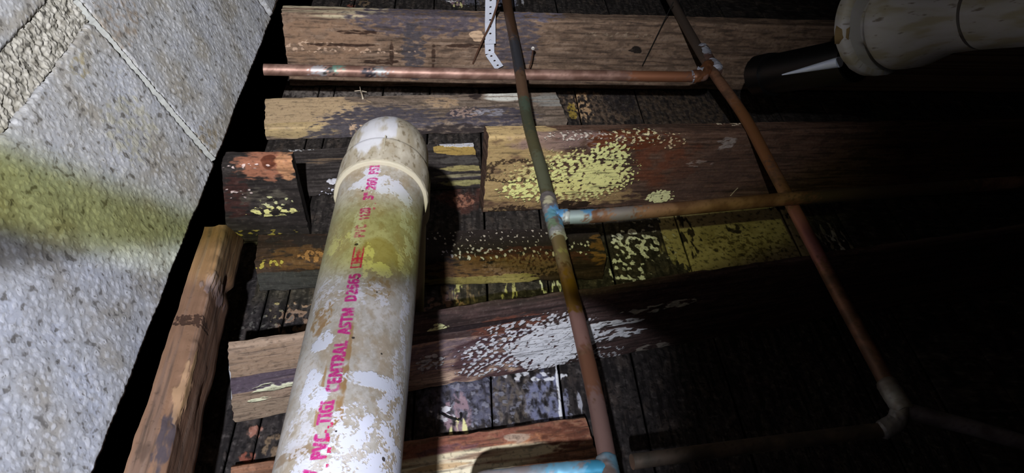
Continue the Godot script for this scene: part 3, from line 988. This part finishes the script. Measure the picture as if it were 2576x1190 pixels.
	for i in 61:
		var z := lerpf(-.7, .63, i / 60.0)
		var c := ctl + ax * ((z - ctl.z) / ax.z)
		var ring := PackedVector3Array()
		for k in 73:
			var a := TAU * k / 72.0 - PI
			ring.append(c + Vector3(sin(a), -cos(a), 0) * .0445)
		rings.append(ring)
		us.append((z - .18) / .44)
	part("pipe", loft(rings, us, vs), pm, t)
	# elbow: hub with a thick rim, then a long sweep upwards
	var ep := Paint.new(1024, 1024, .40, .30, rgb(196, 186, 166), .54)
	ep.grow("mid", FastNoiseLite.TYPE_SIMPLEX_SMOOTH, .02, .02, 211, 5)
	ep.grow("fine", FastNoiseLite.TYPE_SIMPLEX_SMOOTH, .004, .007, 212, 4)
	ep.grow("crack", FastNoiseLite.TYPE_SIMPLEX_SMOOTH, .003, .010, 213, 5)
	ep.lay("mid", rgb(222, 214, 196), .5, .8, .8)
	ep.lay("mid", rgb(180, 166, 140), .5, .25, .6)
	ep.lay("crack", rgb(130, 112, 86), .64, .8, .5, .2)
	ep.lay("fine", rgb(130, 116, 92), .66, .86, .5)
	ep.stain(rgb(236, 236, 244), .03, .135, .03, .028, "mid", .0, .4, .9, .6)
	ep.stain(rgb(226, 224, 226), .06, .125, .02, .02, "mid", .2, .5, .85, .6)
	ep.stain(rgb(110, 88, 60), .12, .16, .05, .06, "fine", .5, .75, .75)
	var em := ep.material(.5, .06)
	var along := func(z): return ctl + ax * ((z - ctl.z) / ax.z)
	var path := PackedVector3Array()
	for z in [.596, .5965, .5975, .599, .6005, .604, .61, .62, .63, .636, .640, .643, .6445]:
		path.append(along.call(z))
	var f0 := asin(ax.y)
	var turn: Vector3 = along.call(.650)
	var rc := .09
	for k in 29:
		var f := lerpf(f0, PI / 2, k / 28.0)
		path.append(turn + Vector3(0, rc * (cos(f0) - cos(f)), rc * (sin(f) - sin(f0))))
	var top := path[path.size() - 1]
	var radius := func(d):
		if d < .0012:
			return .0462 + d * 2.0
		if d < .006:
			return .0489
		if d < .0440:
			return .0488 - (d - .006) * .02
		if d < .0475:
			return .0480 - (d - .044) * .8
		return .0452
	var elbow := thing_part("elbow", t)
	part("sweep", tube(path, radius, 64, no_shade, Vector3.UP, true, .0004, fnl(215, 120.0, 2)), em, elbow)
	var rim := PackedVector3Array()
	for z in [.5945, .595, .596, .598, .5995, .600]:
		rim.append(along.call(z))
	var cream := StandardMaterial3D.new()
	cream.albedo_color = rgb(152, 145, 128)
	cream.roughness = .6
	part("rim", tube(rim, func(d): return .0480 + .0010 * sin(PI * clampf(d / .0055, 0, 1)), 64, no_shade, Vector3.UP, true, .0006, fnl(216, 140.0, 2)), cream, elbow, "yellowed cream rim")
	var ln := PackedVector3Array()
	for z in [.615, .63, .643]:
		ln.append(along.call(z) + Vector3(.0012, -.0486, .0025))
	part("seam", tube(ln, flat_r(.0007), 6, no_shade, Vector3.RIGHT), cream, elbow)
	part("riser", tube(PackedVector3Array([top - Vector3(0, .012, 0), top - Vector3(0, .008, 0), top + Vector3(0, .05, 0), top + Vector3(0, .051, 0), Vector3(top.x, 1.3885, top.z)]), func(d): return .0485 if d < .0625 else .0445, 48, no_shade, Vector3.RIGHT), cream, elbow)

func thing_part(called: String, parent: Node3D) -> Node3D:
	var o := Node3D.new()
	o.name = called
	parent.add_child(o, true)
	return o

func print_text(p: Paint) -> void:
	# the maker's print, letter by letter along the pipe: word, first and last z, angle of its middle in degrees
	var font := SystemFont.new()
	font.font_names = PackedStringArray(["Droid Sans"])
	font.font_weight = 600
	var worn: PackedByteArray = p.maps["fine"]
	var worn2: PackedByteArray = p.maps["flake"]
	for wd in [["V", .2425, .2526, -15.9, 1.0], ["PVC", .2594, .2788, -11.1, 1.0], ["TIGI", .2867, .3059, -11.7, 1.0], ["CENTRAL", .3139, .3615, -8.8, 1.0], ["ASTM", .3684, .3964, -7.8, 1.0], ["D2665", .4044, .4363, -7.2, .9], ["PVC", .4848, .502, -10.5, .5], ["1120", .5089, .5265, -8.7, .8], ["3\"", .5394, .5506, -7.8, .9], ["260", .5557, .5747, -6.8, .9], ["PSI", .5815, .596, -6.8, .9]]:
		var tm := TextMesh.new()
		tm.text = wd[0]
		tm.font = font
		tm.font_size = 64
		tm.depth = .02
		tm.curve_step = 1.0
		var arr := tm.get_mesh_arrays()
		if arr.is_empty():
			continue
		var v: PackedVector3Array = arr[Mesh.ARRAY_VERTEX]
		var ix: PackedInt32Array = arr[Mesh.ARRAY_INDEX] if arr[Mesh.ARRAY_INDEX] else PackedInt32Array(range(v.size()))
		var box := AABB(v[0], Vector3.ZERO)
		for q in v:
			box = box.expand(q)
		var zmax := box.end.z - .001
		var u0: float = (wd[1] - .18) / .44 * p.w
		var u1: float = (wd[2] - .18) / .44 * p.w
		var vm: float = (wd[3] + 180.0) / 360.0 * p.h
		var hh := .0098 / .2796 * p.h
		var s: float = (u1 - u0) / box.size.x
		var sy := hh / box.size.y
		var ink := p.lift(rgb(196, 36, 122))
		for k in range(0, ix.size(), 3):
			var a := v[ix[k]]
			var b := v[ix[k + 1]]
			var c := v[ix[k + 2]]
			if a.z < zmax or b.z < zmax or c.z < zmax:
				continue
			# letter tops point to -angle, that is to smaller rows
			var A := Vector2(u0 + (a.x - box.position.x) * s, vm + hh / 2 - (a.y - box.position.y) * sy)
			var B := Vector2(u0 + (b.x - box.position.x) * s, vm + hh / 2 - (b.y - box.position.y) * sy)
			var C := Vector2(u0 + (c.x - box.position.x) * s, vm + hh / 2 - (c.y - box.position.y) * sy)
			for o in [Vector2(-2.5, -2), Vector2(2.5, 2), Vector2(-2.5, 2), Vector2(2.5, -2)]:
				fill(p, A + o, B + o, C + o, ink, wd[4] * .55, worn, worn2)
	# the boxed test mark and specks of ink
	var box3 := [.4438, .4715, -7.9]
	var z0: float = (box3[0] - .18) / .44 * p.w
	var z1: float = (box3[1] - .18) / .44 * p.w
	var m: float = (box3[2] + 180.0) / 360.0 * p.h
	var h2 := .0048 / .2796 * p.h
	var ink := p.lift(rgb(205, 40, 96))
	for q in [[z0, m - h2, z1, m - h2 + 7], [z0, m + h2 - 7, z1, m + h2], [z0, m - h2, z0 + 8, m + h2], [z0 + 26, m - h2, z0 + 62, m + h2], [z0 + 74, m - 8, z0 + 98, m + 12], [z0 + 26, m - 4, z1 - 14, m + 6]]:
		quad(p, q[0], q[1], q[2], q[3], ink, .85, worn, worn2)
	for q in [[.0939, .136, 9], [.0856, .138, 10], [.1004, .1337, 6], [.0736, .1385, 6], [.1056, .1366, 8], [.1038, .1348, 5], [.1629, .1365, 7], [.1542, .1359, 5], [.3458, .1409, 8], [.3532, .1413, 4], [.0802, .1368, 5]]:
		var cu: float = q[0] / .44 * p.w
		var cv: float = q[1] / .2796 * p.h
		quad(p, cu - q[2], cv - q[2] * .6, cu + q[2], cv + q[2] * .6, ink, .9, worn, worn2)

func quad(p: Paint, x0: float, y0: float, x1: float, y1: float, ink: Color, s: float, worn: PackedByteArray, worn2: PackedByteArray) -> void:
	fill(p, Vector2(x0, y0), Vector2(x1, y0), Vector2(x1, y1), ink, s, worn, worn2)
	fill(p, Vector2(x0, y0), Vector2(x1, y1), Vector2(x0, y1), ink, s, worn, worn2)

func fill(p: Paint, a: Vector2, b: Vector2, c: Vector2, ink: Color, s: float, worn: PackedByteArray, worn2: PackedByteArray) -> void:
	var area := (b - a).cross(c - a)
	if absf(area) < 1e-6:
		return
	for y in range(maxi(0, int(minf(a.y, minf(b.y, c.y)))), mini(p.h - 1, int(maxf(a.y, maxf(b.y, c.y))) + 1)):
		for x in range(maxi(0, int(minf(a.x, minf(b.x, c.x)))), mini(p.w - 1, int(maxf(a.x, maxf(b.x, c.x))) + 1)):
			var q := Vector2(x + .5, y + .5)
			var e0 := (b - a).cross(q - a) / area
			var e1 := (c - b).cross(q - b) / area
			var e2 := (a - c).cross(q - c) / area
			if e0 >= 0 and e1 >= 0 and e2 >= 0:
				var i := y * p.w + x
				var k := s * (1.0 - smoothstep(.56, .8, worn[i] / 255.0) * .75) * (1.0 - smoothstep(.58, .72, worn2[i] / 255.0) * .6)
				p.img.set_pixel(x, y, p.img.get_pixel(x, y).lerp(ink, k))

# ---------------------------------------------------------------- copper
func lin(r: int, g: int, b: int) -> Color:
	return Color8(r, g, b).srgb_to_linear()

func copper_shade(base: Color, dark: Color, seed_: int, spots: Array) -> Callable:
	var n := fnl(seed_, 22.0, 4)
	var n2 := fnl(seed_ + 1, 160.0, 3)
	return func(p: Vector3, _d: float, _a: float) -> Color:
		var c := base.lerp(dark, smoothstep(-.25, .35, n.get_noise_3dv(p)))
		c = c.lerp(dark * .7, smoothstep(.15, .45, n2.get_noise_3dv(p)) * .5)
		for s in spots:   # [place, reach, colour, how ragged]
			var q: float = p.distance_to(s[0]) / s[1] + n2.get_noise_3dv(p * .7) * s[3]
			c = c.lerp(s[2], smoothstep(1.0, .75, q))
		return c

func copper_material() -> StandardMaterial3D:
	var m := StandardMaterial3D.new()
	m.vertex_color_use_as_albedo = true
	m.metallic = .45
	m.roughness = .5
	return m

func sleeve(path: PackedVector3Array, r: float, cu: Callable, seed_: int) -> ArrayMesh:
	# a soldered socket: a little wider than the pipe, its lips rounded, lumps of solder
	var total := 0.0
	for i in path.size() - 1:
		total += path[i].distance_to(path[i + 1])
	return tube(path, func(d): return r * (1.0 + .16 * smoothstep(0, .003, minf(d, total - d))), 28, cu, Vector3.UP, true, .0012, fnl(seed_, 110.0, 3))

func fine_path(points: Array, step := .004) -> PackedVector3Array:
	return smooth_path(points, step)

func build_copper() -> void:
	var cm := copper_material()
	var near := thing("copper_pipe", "long greenish brown copper pipe with a blue stained tee, crossing the mouldy joist", "pipe")
	var teal := lin(110, 165, 185)
	var blue := lin(105, 165, 215)
	var grey := lin(168, 166, 172)
	var tee := Vector3(.1845, 1.165, .8468)
	var r := .0105
	var main := [Vector3(.1469, 1.165, 1.7139), Vector3(.1473, 1.165, 1.5674), Vector3(.1561, 1.165, 1.3228), Vector3(.1616, 1.165, 1.1125), Vector3(.1744, 1.165, .963), Vector3(.1823, 1.165, .8494), Vector3(.1907, 1.165, .7261), Vector3(.1975, 1.165, .6309), Vector3(.2041, 1.165, .512), Vector3(.2063, 1.165, .4171), Vector3(.2068, 1.165, .3527)]
	var spots := [
		[Vector3(.1656, 1.165, 1.0402), .22, lin(96, 90, 66), .3], [Vector3(.1802, 1.165, .9528), .06, lin(104, 106, 84), .6], [Vector3(.161, 1.165, 1.1252), .07, lin(80, 82, 66), .8], [Vector3(.1522, 1.165, 1.3382), .10, lin(66, 66, 70), .8], [Vector3(.1596, 1.165, 1.1575), .03, lin(86, 96, 80), .8],
		[Vector3(.148, 1.165, 1.51), .12, lin(84, 60, 44), .5], [Vector3(.1604, 1.165, 1.2163), .05, lin(110, 84, 64), .7],
		[Vector3(.1879, 1.165, .7832), .05, lin(150, 128, 116), .5], [Vector3(.1826, 1.165, .7898), .005, blue, .3], [Vector3(.1874, 1.165, .7664), .012, lin(190, 180, 140), .5],
		[Vector3(.1932, 1.165, .6732), .05, lin(132, 96, 36), .6], [Vector3(.1985, 1.165, .6173), .04, lin(150, 112, 100), .6], [Vector3(.2031, 1.165, .5413), .05, lin(124, 84, 62), .6], [Vector3(.2051, 1.165, .468), .06, lin(134, 104, 96), .5]]
	part("pipe", tube(fine_path(main), flat_r(r), 28, copper_shade(lin(132, 98, 74), lin(84, 60, 44), 301, spots), Vector3.UP, true, .0003, fnl(303, 60.0, 2)), cm, near)
	var tee_spots := [[tee + Vector3(.004, -.012, .004), .016, blue, .9], [Vector3(.1772, 1.155, .8424), .012, teal, .9], [Vector3(.1957, 1.155, .8253), .010, blue, .7], [Vector3(.2058, 1.155, .8395), .010, lin(190, 196, 196), .7], [Vector3(.1758, 1.155, .8752), .010, lin(196, 190, 160), .6], [Vector3(.1817, 1.155, .8068), .012, lin(176, 174, 196), .5], [Vector3(.1786, 1.155, .8244), .010, lin(130, 150, 130), .8]]
	var tee_shade := copper_shade(lin(160, 156, 160), lin(120, 112, 110), 311, tee_spots)
	var fit := thing_part("tee_fitting", near)
	part("socket", sleeve(fine_path([Vector3(.1786, 1.165, .8988), Vector3(.1823, 1.165, .8494), Vector3(.1863, 1.165, .8029)], .0025), r * 1.04, tee_shade, 312), cm, fit)
	part("socket", sleeve(fine_path([tee, Vector3(.2086, 1.165, .8509)], .0025), r * 1.04, tee_shade, 313), cm, fit)
	part("solder", tube(fine_path([Vector3(.1857, 1.165, .809), Vector3(.1876, 1.165, .7978)], .0015), flat_r(r * 1.12), 28, copper_shade(lin(196, 194, 206), lin(160, 156, 170), 314, []), Vector3.UP, true, .002, fnl(315, 150.0, 2)), cm, fit)
	var br := [tee, Vector3(.2519, 1.165, .8552), Vector3(.3851, 1.165, .8792), Vector3(.5997, 1.165, .9192), Vector3(.8306, 1.165, .9561), Vector3(1.1184, 1.165, 1.0045)]
	part("branch_pipe", tube(fine_path(br), flat_r(r * 1.06), 28, copper_shade(lin(172, 130, 106), lin(134, 96, 76), 321, [[Vector3(.2176, 1.155, .8447), .026, lin(170, 186, 190), .9], [Vector3(.2363, 1.155, .8551), .010, blue, .9], [Vector3(.2996, 1.155, .8494), .004, blue, .3], [Vector3(.2907, 1.16, .8659), .03, lin(150, 140, 140), 1.2], [Vector3(.7865, 1.165, .9404), .2, lin(96, 80, 66), .4]]), Vector3.UP, true, .0002, fnl(322, 60.0, 2)), cm, near)
	# the lower branch, out of the lower tee
	var low := Vector3(.2053, 1.165, .422)
	var lo_shade := copper_shade(lin(140, 160, 170), lin(150, 140, 136), 331, [[Vector3(.189, 1.155, .4163), .016, lin(70, 150, 180), .6], [Vector3(.1532, 1.155, .4162), .02, lin(120, 176, 200), 1.0]])
	part("branch_pipe", tube(fine_path([low, Vector3(.1458, 1.165, .417), Vector3(.0876, 1.165, .4098), Vector3(.0634, 1.165, .4065), Vector3(.0533, 1.165, .3972), Vector3(.0515, 1.18, .3922)], .003), flat_r(r * 1.08), 28, lo_shade, Vector3(.3, .3, .9), true, .0006, fnl(332, 90.0, 3)), cm, near)
	part("tee_fitting", sleeve(fine_path([Vector3(.2038, 1.165, .4369), Vector3(.2065, 1.165, .4003)], .0025), r * 1.04, copper_shade(lin(112, 150, 165), lin(120, 104, 96), 333, []), 334), cm, near)

	var far := thing("copper_pipe", "copper pipe run with silvery soldered tee, one leg level before the far joist", "pipe")
	var silver := copper_shade(lin(200, 202, 214), lin(160, 160, 172), 341, [])
	var rust := copper_shade(lin(150, 100, 70), lin(110, 72, 50), 342, [])
	var hor := [Vector3(-.3313, 1.188, 1.2683), Vector3(-.1566, 1.188, 1.2807), Vector3(.0756, 1.188, 1.2976), Vector3(.3206, 1.188, 1.3186), Vector3(.5311, 1.188, 1.337), Vector3(.5517, 1.188, 1.3505)]
	part("level_pipe", tube(fine_path(hor), flat_r(.0112), 28, copper_shade(lin(160, 126, 113), lin(126, 94, 82), 343, [[Vector3(-.2245, 1.177, 1.2574), .022, lin(176, 170, 172), 1.0], [Vector3(-.2062, 1.177, 1.2594), .016, lin(60, 60, 56), .9], [Vector3(-.194, 1.18, 1.2806), .012, lin(120, 150, 135), 1.0], [Vector3(-.1305, 1.177, 1.265), .020, lin(58, 50, 56), .9], [Vector3(-.1096, 1.177, 1.2673), .018, lin(150, 150, 150), 1.0], [Vector3(-.0974, 1.177, 1.2541), .010, lin(80, 110, 95), .9], [Vector3(.4561, 1.18, 1.3359), .08, lin(150, 98, 72), .6]]), Vector3.UP, true, .0002, fnl(344, 60.0, 2)), cm, far)
	part("solder", tube(fine_path([Vector3(.5244, 1.188, 1.3379), Vector3(.532, 1.188, 1.3371)], .002), flat_r(.0122), 28, silver, Vector3.UP, true, .002, fnl(345, 140.0, 2)), cm, far, "silvery ring of solder")
	var fit2 := thing_part("tee_fitting", far)
	part("socket", sleeve(fine_path([Vector3(.5285, 1.188, 1.3367), Vector3(.5512, 1.186, 1.347), Vector3(.5761, 1.184, 1.3823)], .003), .0118, rust, 346), cm, fit2)
	part("socket", sleeve(fine_path([Vector3(.5813, 1.188, 1.4585), Vector3(.5812, 1.186, 1.3997), Vector3(.5903, 1.188, 1.3612)], .003), .0118, copper_shade(lin(120, 92, 84), lin(90, 70, 62), 347, [[Vector3(.5777, 1.177, 1.4312), .018, lin(190, 192, 205), .5], [Vector3(.5793, 1.175, 1.3639), .022, lin(196, 198, 212), .6], [Vector3(.5413, 1.177, 1.3245), .014, lin(196, 200, 214), .5]]), 348), cm, fit2)
	part("solder", tube(fine_path([Vector3(.5413, 1.186, 1.3492), Vector3(.5515, 1.184, 1.3437)], .002), flat_r(.0135), 24, silver, Vector3.UP, true, .003, fnl(349, 120.0, 2)), cm, fit2)
	part("solder", tube(fine_path([Vector3(.584, 1.186, 1.3933), Vector3(.5887, 1.186, 1.3674)], .002), flat_r(.0140), 24, silver, Vector3.UP, true, .003, fnl(350, 120.0, 2)), cm, fit2)
	part("solder", tube(fine_path([Vector3(.5785, 1.188, 1.4617), Vector3(.5814, 1.188, 1.4444)], .002), flat_r(.0138), 24, silver, Vector3.UP, true, .003, fnl(351, 120.0, 2)), cm, fit2)
	var run := [Vector3(.5606, 1.188, 1.8359), Vector3(.5619, 1.188, 1.6773), Vector3(.5763, 1.188, 1.3959), Vector3(.5994, 1.188, 1.2), Vector3(.6033, 1.188, 1.0583), Vector3(.6066, 1.188, .8844), Vector3(.6091, 1.188, .7239), Vector3(.6128, 1.188, .6014), Vector3(.6137, 1.188, .5456)]
	part("receding_pipe", tube(fine_path(run), flat_r(.0110), 28, copper_shade(lin(150, 108, 84), lin(112, 84, 66), 361, [[Vector3(.5645, 1.188, 1.5755), .22, lin(92, 80, 72), .3], [Vector3(.5938, 1.177, .9726), .006, lin(20, 16, 14), .2], [Vector3(.6099, 1.188, .8555), .08, lin(170, 112, 108), .6], [Vector3(.6035, 1.188, 1.1332), .12, lin(140, 94, 60), .5]]), Vector3.UP, true, .0002, fnl(362, 60.0, 2)), cm, far)
	part("end_tee", sleeve(fine_path([Vector3(.6128, 1.188, .5648), Vector3(.6151, 1.188, .5363), Vector3(.6176, 1.188, .5179)], .003), .0118, copper_shade(lin(168, 166, 158), lin(128, 120, 110), 367, []), 363), cm, far, "silvery end tee")
	part("end_elbow", sleeve(fine_path([Vector3(.618, 1.188, .527), Vector3(.609, 1.2, .5106), Vector3(.5877, 1.21, .5019)], .003), .0108, copper_shade(lin(140, 138, 136), lin(110, 104, 98), 368, []), 364), cm, far)
	part("branch_pipe", tube(fine_path([Vector3(.6179, 1.19, .5223), Vector3(.656, 1.19, .5094), Vector3(.7084, 1.19, .4932), Vector3(.8172, 1.19, .4537)]), flat_r(.0105), 24, copper_shade(lin(120, 112, 116), lin(90, 82, 84), 365, [])), cm, far)
	part("branch_pipe", tube(fine_path([Vector3(.5974, 1.21, .505), Vector3(.466, 1.21, .4877), Vector3(.331, 1.21, .4691), Vector3(.2485, 1.21, .457)]), flat_r(.0095), 24, copper_shade(lin(120, 104, 90), lin(92, 84, 74), 366, [])), cm, far)

# ---------------------------------------------------------------- the white and the black pipe in the far right corner
func build_far_pipes() -> void:
	var t := thing("plastic_fitting", "large grubby white plastic pipe fitting with a flanged hub, hanging in the dark right corner", "pipe fitting")
	var p := Paint.new(512, 512, .5, .5, rgb(168, 165, 160), .9)
	p.grow("mid", FastNoiseLite.TYPE_SIMPLEX_SMOOTH, .05, .04, 401, 5)
	p.grow("fine", FastNoiseLite.TYPE_SIMPLEX_SMOOTH, .01, .01, 402, 5)
	p.lay("mid", rgb(144, 134, 106), .5, .85, .7)
	p.lay("mid", rgb(176, 173, 176), .5, .2, .6)
	p.lay("fine", rgb(90, 80, 66), .76, .9, .7)
	var m := p.material(.6, .05)
	var a := Vector3(.6563, .8808, .9866)
	var b := Vector3(.7034, .7825, .8376)
	var d := (b - a).normalized()
	var hub := tube(PackedVector3Array([a - d * .022, a - d * .021, a - d * .010, a - d * .002, a]), func(x): return .070 if x < .0005 else (.0745 if x < .021 else .066), 56, no_shade, Vector3.UP, true, .0015, fnl(405, 40.0, 3))
	part("hub", hub, m, t)
	part("neck", tube(PackedVector3Array([a - d * .004, a + d * .003, a + d * .010, a + d * .017, a + d * .024, a + d * .034]), flat_r(.046), 64), m, t)
	var l := a.distance_to(b)
	part("body", tube(PackedVector3Array([a + d * .024, a + d * .027, a + d * .036, a + d * (l * .35), a + d * (l * .6), a + d * (l * .82), a + d * (l * .84)]), func(x): return .062 if x < .002 else (.0665 if x < .02 else lerpf(.0665, .044, smoothstep(.02, l * .6, x)) if x < l * .55 else .0455), 56, no_shade, Vector3.UP, true, .001, fnl(406, 30.0, 2)), m, t)
	part("neck", tube(PackedVector3Array([a + d * (l * .80), a + d * (l * .90)]), flat_r(.034), 48), m, t)
	part("outlet", tube(PackedVector3Array([a + d * (l * .86), a + d * (l * .87), a + d * (l * 1.0), a + d * (l * 3.2)]), func(x): return .044 if x < .001 else .046, 56, no_shade, Vector3.UP, true, .001, fnl(407, 30.0, 2)), m, t)
	var bolt := StandardMaterial3D.new()
	bolt.albedo_color = Color(.42, .34, .2)
	bolt.roughness = .8
	part("lug", tube(PackedVector3Array([Vector3(.5863, .8977, .9811), Vector3(.6013, .8913, .9711)]), flat_r(.016), 8), bolt, t, "yellowed lug on the hub")

	var dk := thing("drain_pipe", "glossy black drain pipe leaving the white fitting towards the left", "pipe")
	var gloss := StandardMaterial3D.new()
	gloss.albedo_color = Color(.02, .02, .024)
	gloss.roughness = .42
	var e := Vector3(.6306, 1.1066, 1.2197)
	var f := Vector3(.6811, .978, 1.0574)
	part("pipe", tube(PackedVector3Array([e, e.lerp(f, .02), e.lerp(f, .5), f]), func(x): return .034 if x < .001 else .037, 40), gloss, dk)
	part("end_socket", tube(PackedVector3Array([e - (f - e) * .12, e - (f - e) * .11, e + (f - e) * .06, e + (f - e) * .07]), func(x): return .038 if x < .002 else .041, 40, no_shade, Vector3.UP, true, .003, fnl(408, 60.0, 3)), gloss, dk)
	var steel := StandardMaterial3D.new()
	steel.albedo_color = Color(.88, .92, 1.0)
	steel.metallic = .3
	steel.roughness = .35
	var s0 := Vector3(.6002, 1.0464, 1.1154)
	var s1 := Vector3(.6403, .9694, 1.0301)
	single("metal_strap", tube(PackedVector3Array([s0, s0.lerp(s1, .3), s0.lerp(s1, .97), s1]), func(x): return .0012 + .0075 * clampf(x / s0.distance_to(s1), 0, 1), 12), steel, "bright tapering metal strap end lying along the black drain pipe", "strap")

# ---------------------------------------------------------------- straps, nails, splinters
func strap_run(pts: Array, across: Vector3, w: float, cell: float) -> ArrayMesh:
	# perforated steel band along pts: one square with a round hole after the other, with thickness
	var v := PackedVector3Array()
	var ix := PackedInt32Array()
	var th := .0008
	for i in pts.size() - 1:
		var a: Vector3 = pts[i]
		var b: Vector3 = pts[i + 1]
		var dir := (b - a).normalized()
		var n := maxi(1, roundi(a.distance_to(b) / cell))
		var step := a.distance_to(b) / n
		var side := (across - dir * across.dot(dir)).normalized()
		var nor := dir.cross(side)
		for k in n:
			var c := a + dir * (k + .5) * step
			for face in 2:
				var lift := nor * (th if face else -th)
				var base := v.size()
				for j in 16:
					var g := TAU * j / 16
					var q := Vector2(cos(g), sin(g))
					var sq := q / maxf(absf(q.x), absf(q.y))
					v.append(c + lift + dir * sq.x * step * .5 + side * sq.y * w * .5)
					v.append(c + lift + (dir * q.x + side * q.y) * .0028)
				for j in 16:
					var j2 := (j + 1) % 16
					var quad_ := [base + j * 2, base + j2 * 2, base + j * 2 + 1, base + j2 * 2, base + j2 * 2 + 1, base + j * 2 + 1]
					if face == 0:
						quad_.reverse()
					ix.append_array(quad_)
			var b0 := v.size() - 64
			for j in 16:
				var j2 := (j + 1) % 16
				var lo := b0 + j * 2 + 1
				var hi := b0 + 32 + j * 2 + 1
				var lo2 := b0 + j2 * 2 + 1
				var hi2 := b0 + 32 + j2 * 2 + 1
				ix.append_array([lo, lo2, hi, lo2, hi2, hi])
				ix.append_array([lo - 1, hi - 1, lo2 - 1, lo2 - 1, hi - 1, hi2 - 1])
	# flat shading: every triangle its own corners
	var st := SurfaceTool.new()
	st.begin(Mesh.PRIMITIVE_TRIANGLES)
	st.set_smooth_group(-1)
	for k in range(0, ix.size(), 3):
		st.add_vertex(v[ix[k]])
		st.add_vertex(v[ix[k + 2]])
		st.add_vertex(v[ix[k + 1]])
	st.generate_normals()
	return st.commit()

func build_bits() -> void:
	var zinc := StandardMaterial3D.new()
	zinc.albedo_color = Color(.90, .92, .98)
	zinc.metallic = .25
	zinc.roughness = .45
	var t := thing("hanger_strap", "perforated galvanised steel hanger strap on the far joist, left of the long copper pipe", "strap")
	var side := Vector3(1, 0, .086)
	part("upper_band", strap_run([Vector3(.102, 1.074, 1.5), Vector3(.1103, 1.1974, 1.535), Vector3(.1159, 1.2535, 1.545)], side, .0235, .0195), zinc, t)
	part("lower_band", strap_run([Vector3(.1127, 1.2459, 1.549), Vector3(.1166, 1.2829, 1.552), Vector3(.1427, 1.3226, 1.56)], side, .0215, .0175), zinc, t)
	var rust := StandardMaterial3D.new()
	rust.albedo_color = rgb(92, 62, 46)
	rust.roughness = .9
	var w1 := fine_path([Vector3(.125, 1.0938, 1.49), Vector3(.114, 1.1746, 1.515), Vector3(.0937, 1.2524, 1.54), Vector3(.08, 1.3196, 1.566)], .006)
	single("wire", tube(w1, flat_r(.0022), 8, no_shade, Vector3.RIGHT), rust, "thin rusty wire slanting across the perforated hanger strap", "wire")
	var w2 := fine_path([Vector3(.5264, 1.1364, 1.575), Vector3(.5148, 1.2116, 1.585), Vector3(.4956, 1.3111, 1.59)], .01)
	var black := StandardMaterial3D.new()
	black.albedo_color = Color(.03, .025, .02)
	black.roughness = .9
	single("wire", tube(w2, flat_r(.0012), 6, no_shade, Vector3.RIGHT), black, "hair thin dark wire on the far joist, left of the receding copper pipe", "wire")
	var bright := StandardMaterial3D.new()
	bright.albedo_color = rgb(226, 220, 214)
	bright.metallic = .3
	bright.roughness = .4
	var n := thing("nail", "bent nail with a bright head, above the level copper pipe right of the long one", "nail")
	part("shank", tube(fine_path([Vector3(.209, 1.2335, 1.5), Vector3(.2118, 1.2759, 1.52), Vector3(.2111, 1.3149, 1.54), Vector3(.213, 1.3475, 1.555)], .004), flat_r(.0017), 8, no_shade, Vector3.RIGHT), rust, n)
	var h0 := Vector3(.209, 1.2335, 1.5)
	part("head", tube(PackedVector3Array([h0 - Vector3(0, .0012, .001), h0 - Vector3(0, .001, .001), h0 + Vector3(0, .001, .001)]), func(x): return .0025 if x < .0002 else .0042, 14, no_shade, Vector3.RIGHT), bright, n)
	var n2 := thing("nail", "black bent nail under the planks beside the drain, near the lower edge", "nail")
	part("shank", tube(fine_path([Vector3(.0215, 1.382, .6367), Vector3(.0335, 1.382, .6298), Vector3(.0467, 1.382, .6258), Vector3(.0515, 1.382, .63), Vector3(.0503, 1.382, .637)], .003), flat_r(.0016), 8, no_shade, Vector3.RIGHT), black, n2)
	var sp := StandardMaterial3D.new()
	sp.albedo_color = rgb(196, 182, 160)
	sp.roughness = .9
	var s := thing("splinter", "pale splinter hanging from the tan flat board above the drain elbow", "splinter")
	part("sliver", tube(PackedVector3Array([Vector3(-.1721, 1.315, 1.4297), Vector3(-.1717, 1.33, 1.4375), Vector3(-.1701, 1.35, 1.4497), Vector3(-.1682, 1.357, 1.4445)]), func(x): return .0006 + .11 * x * x + .02 * x, 7, no_shade, Vector3.RIGHT, true, .001, fnl(501, 200.0, 2)), sp, s)
	part("flake", tube(PackedVector3Array([Vector3(-.1885, 1.35, 1.4661), Vector3(-.1763, 1.345, 1.461), Vector3(-.1627, 1.355, 1.4734)]), func(x): return .0012, 6, no_shade, Vector3.UP, true, .001, fnl(502, 200.0, 2)), sp, s)
	var s2 := thing("splinter", "thin pale splinter on the mouldy joist above the right end of the branch pipe", "splinter")
	part("sliver", tube(PackedVector3Array([Vector3(.5008, 1.185, .944), Vector3(.5123, 1.188, .959), Vector3(.5244, 1.192, .9743)]), flat_r(.0008), 6, no_shade, Vector3.RIGHT), sp, s2)
